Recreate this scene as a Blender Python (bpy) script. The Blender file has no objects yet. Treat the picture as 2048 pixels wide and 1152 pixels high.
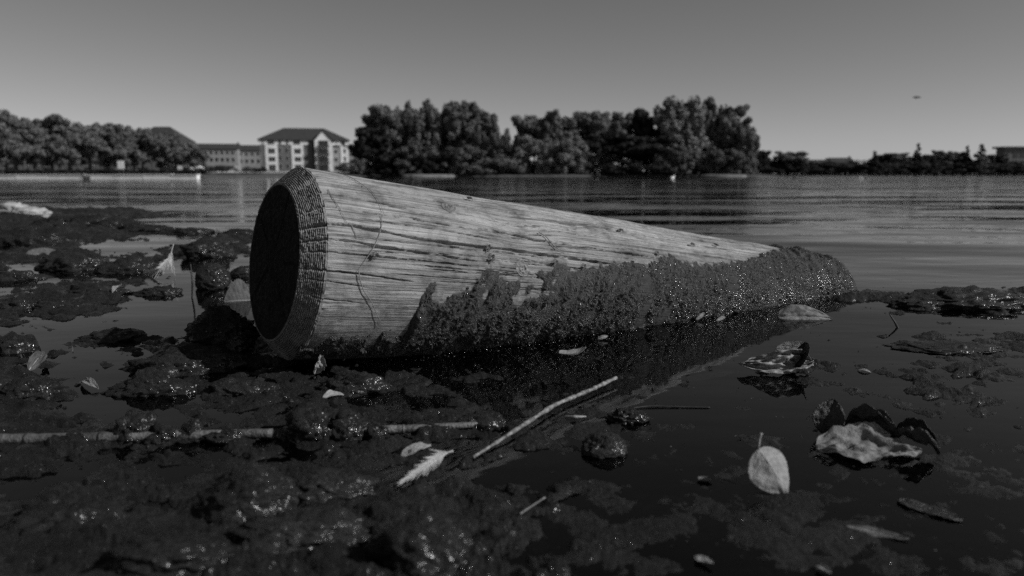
import bpy, bmesh, math, random
import numpy as np
from mathutils import Vector, Matrix

random.seed(7)
RNG = np.random.default_rng(7)
SC = bpy.context.scene
COL = SC.collection
R = math.radians

# ------------------------------------------------------------------ camera, sky, sun, exposure
CAM_H, FPX, HORIZON = 0.35, 1450.0, 349.0          # metres, focal length in pixels of a 2048 wide frame, horizon row
PITCH = math.atan((576 - HORIZON) / FPX)
cam_data = bpy.data.cameras.new('camera')
cam_data.sensor_width = 36.0
cam_data.lens = 36.0 * FPX / 2048.0
cam_data.clip_start, cam_data.clip_end = 0.01, 3000.0
cam_data.dof.use_dof = True
cam_data.dof.focus_distance = 1.42
cam_data.dof.aperture_fstop = 3.9
cam_data.dof.aperture_blades = 0
cam = bpy.data.objects.new('camera', cam_data)
cam.location = (0, 0, CAM_H)
cam.rotation_euler = (math.pi / 2 - PITCH, 0, 0)
COL.objects.link(cam)
SC.camera = cam

SUN_AZ, SUN_EL = R(-18), R(36)                     # azimuth from +X, towards the camera side
SUN_DIR = Vector((math.cos(SUN_AZ) * math.cos(SUN_EL), math.sin(SUN_AZ) * math.cos(SUN_EL), math.sin(SUN_EL)))
world = bpy.data.worlds.new('World')
SC.world = world
world.use_nodes = True
wn, wl = world.node_tree.nodes, world.node_tree.links
wn.clear()
sky = wn.new('ShaderNodeTexSky')
sky.sky_type = 'NISHITA'
sky.sun_disc = False
sky.sun_elevation = SUN_EL
sky.sun_rotation = R(90) - SUN_AZ
sky.air_density, sky.dust_density, sky.ozone_density = 1.0, 0.35, 1.0
dot = wn.new('ShaderNodeVectorMath'); dot.operation = 'DOT_PRODUCT'
dot.inputs[1].default_value = (0.95, 0.05, 0.0)    # black-and-white film behind a red filter
bg = wn.new('ShaderNodeBackground'); bg.inputs['Strength'].default_value = 0.066
wo = wn.new('ShaderNodeOutputWorld')
wl.new(sky.outputs[0], dot.inputs[0]); wl.new(dot.outputs['Value'], bg.inputs['Color']); wl.new(bg.outputs[0], wo.inputs[0])

sun_data = bpy.data.lights.new('sun', 'SUN')
sun_data.energy = 4.0
sun_data.angle = R(0.5)
sun_data.color = (1.0, 1.0, 1.0)
sun = bpy.data.objects.new('sun', sun_data)
sun.rotation_euler = (-SUN_DIR).to_track_quat('-Z', 'Y').to_euler()
sun.location = (5, -2, 6)
COL.objects.link(sun)

SC.view_settings.view_transform = 'Standard'
SC.view_settings.look = 'None'
SC.view_settings.gamma = 1.0
SC.view_settings.exposure = 0.0
SC.view_settings.use_curve_mapping = False
SC.render.engine = 'CYCLES'
SC.cycles.use_denoising = False          # the picture keeps its grain, as the photograph does
SC.cycles.use_adaptive_sampling = False
SC.cycles.sample_clamp_direct = 24.0
SC.cycles.max_bounces = 6
SC.cycles.transparent_max_bounces = 12
SC.cycles.sample_clamp_indirect = 4.0

# ------------------------------------------------------------------ geometry of the view, noise
def ray(px, py):
    x, y = (px - 1024) / FPX, (576 - py) / FPX
    return np.array([x, math.cos(PITCH) + y * math.sin(PITCH), -math.sin(PITCH) + y * math.cos(PITCH)])
def at(px, py, z=0.0):
    d = ray(px, py); t = (z - CAM_H) / d[2]
    return np.array([0, 0, CAM_H]) + d * t
def atY(px, py, Y):
    d = ray(px, py); t = Y / d[1]
    return np.array([0, 0, CAM_H]) + d * t

def _h(ix, iy, iz, s):
    n = (ix.astype(np.uint32) * np.uint32(374761393) + iy.astype(np.uint32) * np.uint32(668265263)
         + iz.astype(np.uint32) * np.uint32(2147483647 & 0x9E3779B1) + np.uint32(s * 1013904223 & 0xffffffff))
    n = (n ^ (n >> np.uint32(13))) * np.uint32(1274126177)
    n = (n ^ (n >> np.uint32(16))) * np.uint32(2246822519)
    n = n ^ (n >> np.uint32(15))
    return n.astype(np.float64) / 4294967295.0
def vn(x, y, z=0.0, s=0):
    x = np.asarray(x, float); y = np.asarray(y, float); z = np.zeros_like(x) + z
    xi, yi, zi = np.floor(x).astype(np.int64), np.floor(y).astype(np.int64), np.floor(z).astype(np.int64)
    fx, fy, fz = x - xi, y - yi, z - zi
    fx, fy, fz = [f * f * f * (f * (f * 6 - 15) + 10) for f in (fx, fy, fz)]
    flat = not np.any(fz)
    def layer(k):
        a = _h(xi, yi, zi + k, s); b = _h(xi + 1, yi, zi + k, s)
        c = _h(xi, yi + 1, zi + k, s); d = _h(xi + 1, yi + 1, zi + k, s)
        a = a + (b - a) * fx; c = c + (d - c) * fx
        return a + (c - a) * fy
    v = layer(0)
    if not flat: v = v + (layer(1) - v) * fz
    return v * 2 - 1
def fbm(x, y, z=0.0, o=4, s=0, gain=0.5):
    x = np.asarray(x, float); y = np.asarray(y, float)
    v, a, f, tot = 0, 1.0, 1.0, 0
    for k in range(o):
        xr = x * f * 0.8 + y * f * 0.6 + 17.3 * k; yr = -x * f * 0.6 + y * f * 0.8 - 9.1 * k
        v = v + a * vn(xr, yr, np.asarray(z) * f, s + k); tot += a; a *= gain; f *= 2.03
    return v / tot
def billow(x, y, z=0.0, o=3, s=0):
    v, a, f, tot = 0, 1.0, 1.0, 0
    for k in range(o):
        xr = x * f * 0.8 + y * f * 0.6 + 7.3 * k; yr = -x * f * 0.6 + y * f * 0.8 - 3.1 * k
        v = v + a * (1 - 1.9 * np.abs(vn(xr, yr, np.asarray(z) * f, s + k))); tot += a; a *= 0.5; f *= 2.1
    return -v / tot
def sst(a, b, x):
    t = np.clip((x - a) / (b - a), 0, 1); return t * t * (3 - 2 * t)

# ------------------------------------------------------------------ object helpers
def mesh_np(name, V, F, smooth=True, attrs=None):
    V = np.asarray(V, np.float32).reshape(-1, 3); F = np.asarray(F, np.int32)
    k = F.shape[1]
    me = bpy.data.meshes.new(name)
    me.vertices.add(len(V)); me.vertices.foreach_set('co', V.ravel())
    me.loops.add(F.size); me.loops.foreach_set('vertex_index', F.ravel())
    me.polygons.add(len(F))
    me.polygons.foreach_set('loop_start', np.arange(0, F.size, k, dtype=np.int32))
    me.polygons.foreach_set('use_smooth', np.full(len(F), smooth))
    if attrs:
        for n, (ty, arr) in attrs.items():
            at_ = me.attributes.new(n, ty, 'POINT')
            at_.data.foreach_set('vector' if ty == 'FLOAT_VECTOR' else 'value', np.asarray(arr, np.float32).ravel())
    me.update(calc_edges=True); me.validate()
    return me
def grid_faces(n, m, wrap=False):
    i, j = np.meshgrid(np.arange(n - 1), np.arange(m if wrap else m - 1), indexing='ij')
    j2 = (j + 1) % m
    return np.stack([i * m + j, i * m + j2, (i + 1) * m + j2, (i + 1) * m + j], -1).reshape(-1, 4)
class MB:
    """collects quads and triangles into one mesh"""
    def __init__(s): s.v, s.f = [], []
    def add(s, V, F):
        o = len(s.v); s.v += [tuple(map(float, p)) for p in V]; s.f += [tuple(int(i) + o for i in f) for f in F]; return s
    def box(s, a, b):
        (x0, y0, z0), (x1, y1, z1) = a, b
        return s.add([(x0,y0,z0),(x1,y0,z0),(x1,y1,z0),(x0,y1,z0),(x0,y0,z1),(x1,y0,z1),(x1,y1,z1),(x0,y1,z1)],
                     [(3,2,1,0),(4,5,6,7),(0,1,5,4),(1,2,6,5),(2,3,7,6),(3,0,4,7)])
    def tube(s, pts, rad, n=8, cap=True):
        rad = [float(q) for q in rad] if hasattr(rad, "__len__") else float(rad)
        pts = [Vector(p) for p in pts]; V, F = [], []
        rad = rad if hasattr(rad, '__len__') else [rad] * len(pts)
        up = Vector((0.13, 0.21, 0.97))
        for i, p in enumerate(pts):
            t = (pts[min(i + 1, len(pts) - 1)] - pts[max(i - 1, 0)]).normalized()
            a = t.cross(up)
            if a.length < 1e-4: a = t.cross(Vector((1, 0, 0)))
            a.normalize(); b = t.cross(a)
            for k in range(n):
                w = 2 * math.pi * k / n
                V.append(p + rad[i] * (math.cos(w) * a + math.sin(w) * b))
        for i in range(len(pts) - 1):
            for k in range(n):
                F.append((i*n+k, i*n+(k+1) % n, (i+1)*n+(k+1) % n, (i+1)*n+k))
        if cap:
            F.append(tuple(range(n - 1, -1, -1))); F.append(tuple((len(pts)-1)*n + k for k in range(n)))
        return s.add(V, F)
    def ball(s, c, r, n=8, m=6, noise=0.0, seed=0):
        r = r if hasattr(r, '__len__') else (r, r, r); V, F = [], []
        for i in range(m + 1):
            ph = math.pi * i / m
            for k in range(n):
                w = 2 * math.pi * k / n
                d = 1 + noise * math.sin(3.1 * w + seed) * math.sin(2.7 * ph + seed * 1.3)
                V.append((c[0] + r[0]*d*math.sin(ph)*math.cos(w), c[1] + r[1]*d*math.sin(ph)*math.sin(w), c[2] + r[2]*d*math.cos(ph)))
        for i in range(m):
            for k in range(n): F.append((i*n+k, (i+1)*n+k, (i+1)*n+(k+1) % n, i*n+(k+1) % n))
        return s.add(V, F)
    def build(s, name, mat, parent=None, smooth=True, origin=None):
        v = np.array(s.v, float)
        if origin is not None: v = v - np.asarray(origin)
        me = bpy.data.meshes.new(name); me.from_pydata(v.tolist(), [], s.f); me.update()
        if smooth: me.polygons.foreach_set('use_smooth', [True] * len(me.polygons))
        return obj(name, me, mat, parent)
def obj(name, me, mat=None, parent=None):
    o = bpy.data.objects.new(name, me); COL.objects.link(o)
    if mat and not me.materials: me.materials.append(mat)
    if parent: o.parent = parent
    return o
def tag(o, label=None, cat=None, group=None, kind=None):
    if label: o['label'] = label
    if cat: o['category'] = cat
    if group: o['group'] = group
    if kind: o['kind'] = kind
    return o
def thing(name, loc, label, cat, group=None):
    o = bpy.data.objects.new(name, None); o.empty_display_size = 0.05; COL.objects.link(o)
    o.location = [float(c) for c in loc]
    return tag(o, label, cat, group)
def copy_tree(o, parent=None):
    c = o.copy(); COL.objects.link(c); c.parent = parent
    for ch in list(o.children): copy_tree(ch, c)
    return c

# ------------------------------------------------------------------ materials
def mat(name):
    m = bpy.data.materials.new(name); m.use_nodes = True
    nt = m.node_tree; nt.nodes.clear()
    out = nt.nodes.new('ShaderNodeOutputMaterial')
    return m, nt, out
class NT:
    def __init__(s, nt): s.nt = nt
    def n(s, t, **kw):
        nd = s.nt.nodes.new(t)
        for k, v in kw.items():
            if k.startswith('i_'): nd.inputs[int(k[2:]) if k[2:].isdigit() else k[2:]].default_value = v
            else: setattr(nd, k, v)
        return nd
    def l(s, a, b): s.nt.links.new(a, b)
    def coord(s, scale=(1, 1, 1), attr=None, rot=(0, 0, 0)):
        mp = s.n('ShaderNodeMapping'); mp.inputs['Scale'].default_value = scale; mp.inputs['Rotation'].default_value = rot
        if attr:
            a = s.n('ShaderNodeAttribute', attribute_name=attr); s.l(a.outputs['Vector'], mp.inputs[0])
        else:
            a = s.n('ShaderNodeTexCoord'); s.l(a.outputs['Object'], mp.inputs[0])
        return mp.outputs[0]
    def noise(s, vec, scale=1, detail=4, rough=0.55, dist=0.0):
        t = s.n('ShaderNodeTexNoise'); t.inputs['Scale'].default_value = scale; t.inputs['Detail'].default_value = detail
        t.inputs['Roughness'].default_value = rough; t.inputs['Distortion'].default_value = dist
        s.l(vec, t.inputs['Vector']); return t.outputs['Fac']
    def ramp(s, fac, stops):
        r = s.n('ShaderNodeValToRGB'); e = r.color_ramp.elements
        while len(e) < len(stops): e.new(0.5)
        for el, (p, v) in zip(e, stops): el.position = p; el.color = (v, v, v, 1)
        s.l(fac, r.inputs[0]); return r.outputs[0]
    def math(s, op, a, b=None, clamp=False):
        m = s.n('ShaderNodeMath', operation=op, use_clamp=clamp)
        for i, v in enumerate((a, b)):
            if v is None: continue
            if isinstance(v, (int, float)): m.inputs[i].default_value = v
            else: s.l(v, m.inputs[i])
        return m.outputs[0]
    def mix(s, f, a, b):
        m = s.n('ShaderNodeMix', data_type='FLOAT')
        for i, v in zip((0, 2, 3), (f, a, b)):
            if isinstance(v, (int, float)): m.inputs[i].default_value = v
            else: s.l(v, m.inputs[i])
        return m.outputs[0]
    def bump(s, h, dist, strength=1.0, normal=None):
        b = s.n('ShaderNodeBump'); b.inputs['Distance'].default_value = dist; b.inputs['Strength'].default_value = strength
        s.l(h, b.inputs['Height'])
        if normal is not None: s.l(normal, b.inputs['Normal'])
        return b.outputs[0]
    def principled(s, out, col, rough, normal=None, spec=0.5, coat=0.0, coat_rough=0.1, coat_normal=None):
        p = s.n('ShaderNodeBsdfPrincipled')
        for key, v in (('Base Color', col), ('Roughness', rough), ('Specular IOR Level', spec), ('Coat Weight', coat), ('Coat Roughness', coat_rough)):
            if isinstance(v, (int, float)): p.inputs[key].default_value = (v, v, v, 1) if key == 'Base Color' else v
            else: s.l(v, p.inputs[key])
        if normal is not None: s.l(normal, p.inputs['Normal'])
        if coat_normal is not None: s.l(coat_normal, p.inputs['Coat Normal'])
        if out is not None: s.l(p.outputs[0], out.inputs['Surface'])
        return p

def plain(name, a, b=None, scale=2.0, rough=0.8, spec=0.3, bump=0.0, bscale=20.0, detail=5):
    m, nt, out = mat(name); N = NT(nt)
    c = N.coord()
    col = N.ramp(N.noise(c, scale, detail), [(0.3, a), (0.7, a if b is None else b)])
    nr = N.bump(N.noise(c, bscale, 4), bump) if bump else None
    N.principled(out, col, rough, nr, spec)
    return m
def mud_material(name, lo, hi, scale=9.0, fine=1.0, wetness=1.0):
    m, nt, out = mat(name); N = NT(nt); c = N.coord()
    n1 = N.noise(c, scale, 6, 0.6); n2 = N.noise(c, scale * 9, 6, 0.7)
    col = N.ramp(N.mix(0.55, n1, n2), [(0.36, lo), (0.5, (lo + hi) * 0.45), (0.62, hi), (0.76, hi * 2.2)])
    fl = N.ramp(N.noise(c, 330 * fine, 2, 0.5), [(0.66, 0.0), (0.74, 0.10)])       # pale grit
    add = N.n('ShaderNodeMix', data_type='RGBA', blend_type='ADD'); add.inputs[0].default_value = 1.0
    N.l(col, add.inputs[6]); N.l(fl, add.inputs[7])
    sl = N.n('ShaderNodeMix', data_type='RGBA', blend_type='MULTIPLY'); N.l(add.outputs[2], sl.inputs[6]); sl.inputs[7].default_value = (0.75, 0.75, 0.75, 1)
    N.l(N.n('ShaderNodeAttribute', attribute_name='silt').outputs['Fac'], sl.inputs[0]); add = sl          # darker silt on the near flat
    rg = N.ramp(N.noise(c, scale * 2.2, 4), [(0.35, 0.42), (0.65, 0.85)])
    h1 = N.noise(c, 150 * fine, 6, 0.7); h2 = N.noise(c, 620 * fine, 3, 0.6)
    nb = N.bump(h1, 0.012 / fine); nb = N.bump(h2, 0.004 / fine, 1.0, nb)
    cb = N.bump(N.noise(c, 60 * fine, 3, 0.5), 0.009 / fine)
    ct = N.ramp(N.noise(c, scale * 1.3, 3), [(0.42, 0.03), (0.62, 0.50 * wetness)])
    N.principled(out, add.outputs[2], rg, nb, 0.25, ct, 0.22, cb)
    return m

M = {}
M['mud'] = mud_material('wet_mud', 0.007, 0.026)
M['mud_light'] = mud_material('silty_mud', 0.014, 0.05, 14.0)
M['stone'] = mud_material('algae_stone', 0.009, 0.034, 14.0, 1.0)
M['stone_far'] = mud_material('bank_stone', 0.010, 0.034, 6.0, 0.4, 0.6)
M['pale_stone'] = plain('pale_stone', 0.16, 0.45, 9.0, 0.8, 0.3, 0.01, 30)
M['bed'] = plain('lake_bed', 0.010, 0.016, 3.0)

# water: a clear sheet, Fresnel mirror over what lies below
def water_material():
    m, nt, out = mat('lake_water'); N = NT(nt)
    a = N.noise(N.coord((0.34, 0.75, 1.0), rot=(0, 0, R(6))), 1.0, 2, 0.45)
    b = N.noise(N.coord((2.2, 5.2, 1.0), rot=(0, 0, R(-9))), 1.0, 3, 0.55)
    d = N.noise(N.coord((9.0, 20.0, 1.0), rot=(0, 0, R(4))), 1.0, 2, 0.5)
    gust = N.ramp(N.noise(N.coord((0.06, 0.16, 1)), 1.0, 2), [(0.35, 0.25), (0.65, 1.0)])
    tc = N.n('ShaderNodeTexCoord'); sx = N.n('ShaderNodeSeparateXYZ'); N.l(tc.outputs['Object'], sx.inputs[0])
    far = N.ramp(N.math('MULTIPLY', sx.outputs[1], 0.1), [(0.12, 0.16), (0.24, 0.38), (0.6, 0.9)])  # the shallows lie calm behind the weed
    amp = N.math('MULTIPLY', gust, far)
    hh = N.math('ADD', N.math('MULTIPLY', a, 0.24), N.math('ADD', N.math('MULTIPLY', b, 0.016), N.math('MULTIPLY', d, 0.0007)))
    nb = N.bump(N.math('MULTIPLY', hh, amp), 1.0)
    fr = N.n('ShaderNodeFresnel'); fr.inputs['IOR'].default_value = 1.333; N.l(nb, fr.inputs['Normal'])
    gl = N.n('ShaderNodeBsdfGlossy'); gl.inputs['Roughness'].default_value = 0.03; gl.inputs['Color'].default_value = (0.9, 0.9, 0.9, 1); N.l(nb, gl.inputs['Normal'])
    tr = N.n('ShaderNodeBsdfTransparent'); tr.inputs['Color'].default_value = (0.92, 0.92, 0.92, 1)
    mx = N.n('ShaderNodeMixShader'); N.l(fr.outputs[0], mx.inputs[0]); N.l(tr.outputs[0], mx.inputs[1]); N.l(gl.outputs[0], mx.inputs[2])
    N.l(mx.outputs[0], out.inputs['Surface'])
    return m
M['water'] = water_material()

# ------------------------------------------------------------------ setting: water, bed, mud shore
w = MB(); w.add([(-900, -40, 0), (900, -40, 0), (900, 900, 0), (-900, 900, 0)], [(0, 1, 2, 3)])
tag(w.build('water', M['water'], smooth=False), 'calm grey lake water with low ripples', kind='structure')
w = MB(); w.add([(-1200, -60, -0.75), (1200, -60, -0.75), (1200, 1200, -0.75), (-1200, 1200, -0.75)], [(0, 1, 2, 3)])
tag(w.build('ground', M['bed'], smooth=False), 'dark lake bed reaching to the horizon', kind='structure')

CTRL = [  # (column, row, height of the mud in mm against the water level)
 (0,1150,9),(300,1150,12),(600,1150,8),(900,1150,8),(1150,1150,2),(1300,1150,1),(1600,1150,0.5),(2048,1150,1.5),(-600,1150,8),(2600,1150,2),
 (0,1050,6),(300,1050,6),(600,1050,7),(850,1050,8),(1050,1050,1),(1300,1050,0.8),(1700,1050,0.6),(1850,1020,0),(2030,1050,0),
 (0,950,3),(200,960,-2),(380,960,-1),(480,970,6),(700,960,4),(850,990,-1),(1000,970,1),(1200,935,-1),(1500,950,0.3),(1800,960,0.4),(2048,950,-0.6),(1350,900,0),(1650,900,-1.0),
 (0,870,5),(300,880,5),(600,870,6),(800,860,3),(1000,860,0),(1200,845,-3),(1400,835,-4),(1700,850,-3),(2048,850,-2.5),(1500,880,-1),(1850,900,-0.6),(2600,850,-22),
 (-500,870,8),(-500,700,12),(0,780,6),(200,770,2),(300,800,-3),(400,760,3),(350,700,9),(500,760,1),(700,770,3),(900,780,-5),(1100,760,-6),(1300,752,-5),(1500,780,-12),(1700,760,-5),(2048,720,-4),(1850,770,-3),
 (0,700,7),(150,700,1),(250,690,-9),(450,710,2),(600,720,-6),(800,710,-12),(1000,690,-14),(1300,670,-14),
 (-500,600,15),(0,620,7),(150,650,-1),(300,640,-9),(430,620,-20),(480,650,-18),(370,640,-14),(560,560,-20),
 (-500,500,40),(0,540,2),(100,545,-14),(250,535,-13),(330,570,-4),(430,505,2),(480,490,-10),(200,590,2),(380,585,-16),
 (-500,430,90),(0,455,30),(0,435,60),(60,430,70),(130,435,55),(100,460,20),(250,452,26),(200,470,8),(350,465,10),(450,470,-6),(500,450,-60),(350,445,-60),(220,430,-70),(120,412,-70),(0,402,-60),
 (-500,395,-100),(0,385,-200),(400,410,-250),(800,420,-350),(800,520,-160),(1100,520,-160),
 (1700,640,-24),(1820,602,2),(1900,596,9),(1950,598,14),(2048,596,16),(2300,590,25),(1750,570,-60),(2048,560,-50),(2048,520,-160),(1600,500,-250),(1900,640,-6),(2048,640,-5),(1900,690,-4),(1800,680,-7),(1750,720,-6),(1980,760,-4),(2500,450,-300),(1500,400,-400)]
cp = np.array([np.append(at(a, b)[:2], h / 1000) for a, b, h in CTRL])
cq = np.stack([np.arctan2(cp[:, 0], cp[:, 1]) * 1.6, np.log(np.hypot(cp[:, 0], cp[:, 1])) * 2.2], 1)
def base_height(x, y):
    q0, q1 = np.arctan2(x, y) * 1.6, np.log(np.hypot(x, y)) * 2.2
    num = np.zeros_like(x); den = np.zeros_like(x) + 1e-9
    for (a, b), h in zip(cq, cp[:, 2]):
        d2 = (q0 - a) ** 2 + (q1 - b) ** 2
        wgt = np.exp(-d2 / 0.035) + 2e-4 / (d2 + 0.02) ** 1.5
        num += wgt * h; den += wgt
    return num / den
def mud_height(x, y):
    r = np.hypot(x, y); b = base_height(x, y)
    far = np.clip(r / 1.2, 0.7, 4.0)
    m = sst(-0.03, 0.002, b)
    wx, wy = x + 0.03 * fbm(x * 7, y * 7, s=31), y + 0.03 * fbm(x * 7, y * 7, s=32)
    calm = 1 - 0.66 * sst(0.02, 0.22, x / r) * sst(1.25, 1.0, r)     # the near right flat is smooth silt
    m = m * calm
    h = b + 0.012 * m * far * fbm(wx * 6.5 / np.sqrt(far), wy * 6.5 / np.sqrt(far), o=3, s=3)
    h = h + 0.0095 * m * np.sqrt(far) * billow(wx * 17, wy * 17, o=3, s=9)
    h = h + 0.0042 * m * np.sqrt(far) * fbm(wx * 46, wy * 46, o=3, s=14)
    sp = fbm(x * 17 / np.sqrt(far), y * 34 / np.sqrt(far), o=3, s=21)
    h = h + np.minimum(0.045 * np.clip(sp - 0.22, 0, 1), 0.007) * sst(-0.05, -0.012, b) * (0.15 + 0.85 * sst(0.2, 1.0, calm))
    h = h + 0.0030 * (0.25 + 0.75 * m) * fbm(wx * 150, wy * 150, o=3, s=18, gain=0.65)
    return h
NR_, NA_ = 720, 780
rr = 0.16 * np.exp(np.linspace(0, math.log(16 / 0.16), NR_))
rr = np.concatenate([rr[:90:3], rr[90:]])
u_ = np.linspace(-1, 1, NA_)
aa = R(40) * u_ + R(28) * np.sign(u_) * np.clip((np.abs(u_) - 0.88) / 0.12, 0, 1) ** 1.5
X = rr[:, None] * np.sin(aa)[None]; Y = rr[:, None] * np.cos(aa)[None]
Z = mud_height(X, Y)
Z[-1] = -0.74
RAD = np.hypot(X, Y)
mud = obj('mud', mesh_np('mud', np.stack([X, Y, Z], -1), grid_faces(len(rr), NA_)[:, ::-1], True, {'silt': ('FLOAT', sst(0.0, 0.2, X / RAD) * sst(1.6, 0.9, RAD))}), M['mud'])
tag(mud, 'dark wet lumpy mud and weed of the lake shore', kind='structure')

def chips(points, normals, dirs, length, width, tone, bend, name, m, parent, origin):
    n = len(points); nn = normals / np.linalg.norm(normals, axis=1)[:, None]
    d = dirs - nn * (dirs * nn).sum(1)[:, None]; d /= np.linalg.norm(d, axis=1)[:, None] + 1e-9; sd = np.cross(nn, d)
    V = []
    for t, wk, bk in ((-0.5, 0.35, 0.0), (-0.1, 1.0, 0.8), (0.25, 0.8, 1.0), (0.5, 0.15, 0.6)):
        c = points + d * (t * length)[:, None] + nn * (bk * bend)[:, None]
        off = sd * (0.5 * wk * width)[:, None] + nn * (RNG.normal(0, 0.15, n) * width)[:, None]
        V += [c - off, c + off]
    V = np.stack(V, 1); F0 = np.array([(0, 1, 3, 2), (2, 3, 5, 4), (4, 5, 7, 6)])
    F = (F0[None] + (np.arange(n) * 8)[:, None, None]).reshape(-1, 4)
    o = obj(name, mesh_np(name, V.reshape(-1, 3) - origin, F, True, {'tone': ('FLOAT', np.repeat(tone, 8))}), m, parent); o['kind'] = 'stuff'
    return o
def tone_material(name, lo, hi, rough):
    m, nt, out = mat(name); N = NT(nt)
    N.principled(out, N.ramp(N.n('ShaderNodeAttribute', attribute_name='tone').outputs['Fac'], [(0.0, lo), (0.6, lo + (hi - lo) * 0.25), (1.0, hi)]), rough, None, 0.4)
    return m
M['debris'] = tone_material('plant_debris', 0.006, 0.22, 0.5)
M['strand'] = tone_material('weed_strand', 0.010, 0.12, 0.6)
nd_ = 9000
ra = 0.4 * np.exp(RNG.uniform(0, 1, nd_) ** 0.9 * math.log(9 / 0.4)); an = R(42) * RNG.uniform(-1, 1, nd_)
dx, dy = ra * np.sin(an), ra * np.cos(an); dzz = mud_height(dx, dy)
kp = (dzz > -0.001) & (RNG.uniform(0, 1, nd_) < np.where(dx / ra > 0.12, 0.25, 1.0)); dx, dy, dzz, ra = dx[kp], dy[kp], dzz[kp], ra[kp]; nd_ = len(dx)
e1 = 0.004 * np.clip(ra, 0.6, 6)
nx_, ny_ = -(mud_height(dx + e1, dy) - dzz) / e1, -(mud_height(dx, dy + e1) - dzz) / e1
DN = np.stack([nx_, ny_, np.ones(nd_)], 1) + RNG.normal(0, 0.18, (nd_, 3)); DD = RNG.normal(0, 1, (nd_, 3)) * np.array([1, 0.7, 0.1])
ln_ = RNG.uniform(0.0015, 0.006, nd_) * (1 + 2.2 * (RNG.uniform(0, 1, nd_) > 0.93)) * np.clip(ra, 0.7, 4)
chips(np.stack([dx, dy, dzz + 0.0006], 1), DN, DD, ln_, RNG.uniform(0.0005, 0.0022, nd_) * np.clip(ra, 0.7, 4), RNG.beta(0.7, 3.2, nd_), ln_ * RNG.uniform(0, 0.25, nd_), 'plant_debris', M['debris'], mud, np.zeros(3))

ns_ = 420
ra = 0.45 * np.exp(RNG.uniform(0, 1, ns_) * math.log(3.2 / 0.45)); an = R(RNG.uniform(-6, 40, ns_)) if False else np.radians(RNG.uniform(-4, 40, ns_))
sx_, sy_ = ra * np.sin(an), ra * np.cos(an); kp = mud_height(sx_, sy_) < -0.0005; sx_, sy_, ra = sx_[kp], sy_[kp], ra[kp]; ns_ = len(sx_)
chips(np.stack([sx_, sy_, np.full(ns_, 0.0007)], 1), np.tile([0, 0, 1.0], (ns_, 1)) + RNG.normal(0, 0.05, (ns_, 3)), RNG.normal(0, 1, (ns_, 3)), RNG.uniform(0.001, 0.004, ns_) * np.clip(ra, 0.7, 2), RNG.uniform(0.0005, 0.0018, ns_) * np.clip(ra, 0.7, 2), RNG.beta(0.8, 2.0, ns_), np.full(ns_, 0.0003), 'floating_specks', M['debris'], mud, np.zeros(3))

def mh(x, y): return float(mud_height(np.array([float(x)]), np.array([float(y)]))[0])
def on_mud(px, py, lift=0.0):
    p = at(px, py, 0.0)
    for _ in range(4): p = at(px, py, max(mh(p[0], p[1]), 0.0))
    p[2] += lift
    return p

# ------------------------------------------------------------------ the log
LC = np.array([-0.4077, 1.331, 0.1877]); LA, LS, LR1, LRI, LD, LR2, LL = 0.6136, 0.1423, 0.1774, 0.1407, 0.0351, 0.1509, 1.70
AX = np.array([math.cos(LA) * math.cos(LS), math.sin(LA) * math.cos(LS), -math.sin(LS)])
SX = np.cross(AX, [0, 0, 1]); SX /= np.linalg.norm(SX)
UX = np.cross(SX, AX)
def lrad(u): return LR1 + (LR2 - LR1) * np.asarray(u) / LL
def lpos(u, th, r):
    u, th, r = np.broadcast_arrays(np.asarray(u, float), th, r)
    return LC + AX * u[..., None] + UX * (r * np.cos(th))[..., None] + SX * (r * np.sin(th))[..., None]
def on_log(px, py):
    d = ray(px, py); o = np.array([0, 0, CAM_H]); t = np.linspace(0.9, 3.2, 4600)
    P = o + d * t[:, None] - LC
    u = P @ AX; a = P @ UX; b = P @ SX
    f = np.hypot(a, b) - lrad(u)
    k = np.nonzero(f < 0)[0]
    k = k[0] if len(k) else int(np.argmin(f))
    return float(u[k]), float(math.atan2(b[k], a[k]))
def logpath(pts):
    q = np.array([on_log(*p) for p in pts]); return q[np.argsort(q[:, 0])]

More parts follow.
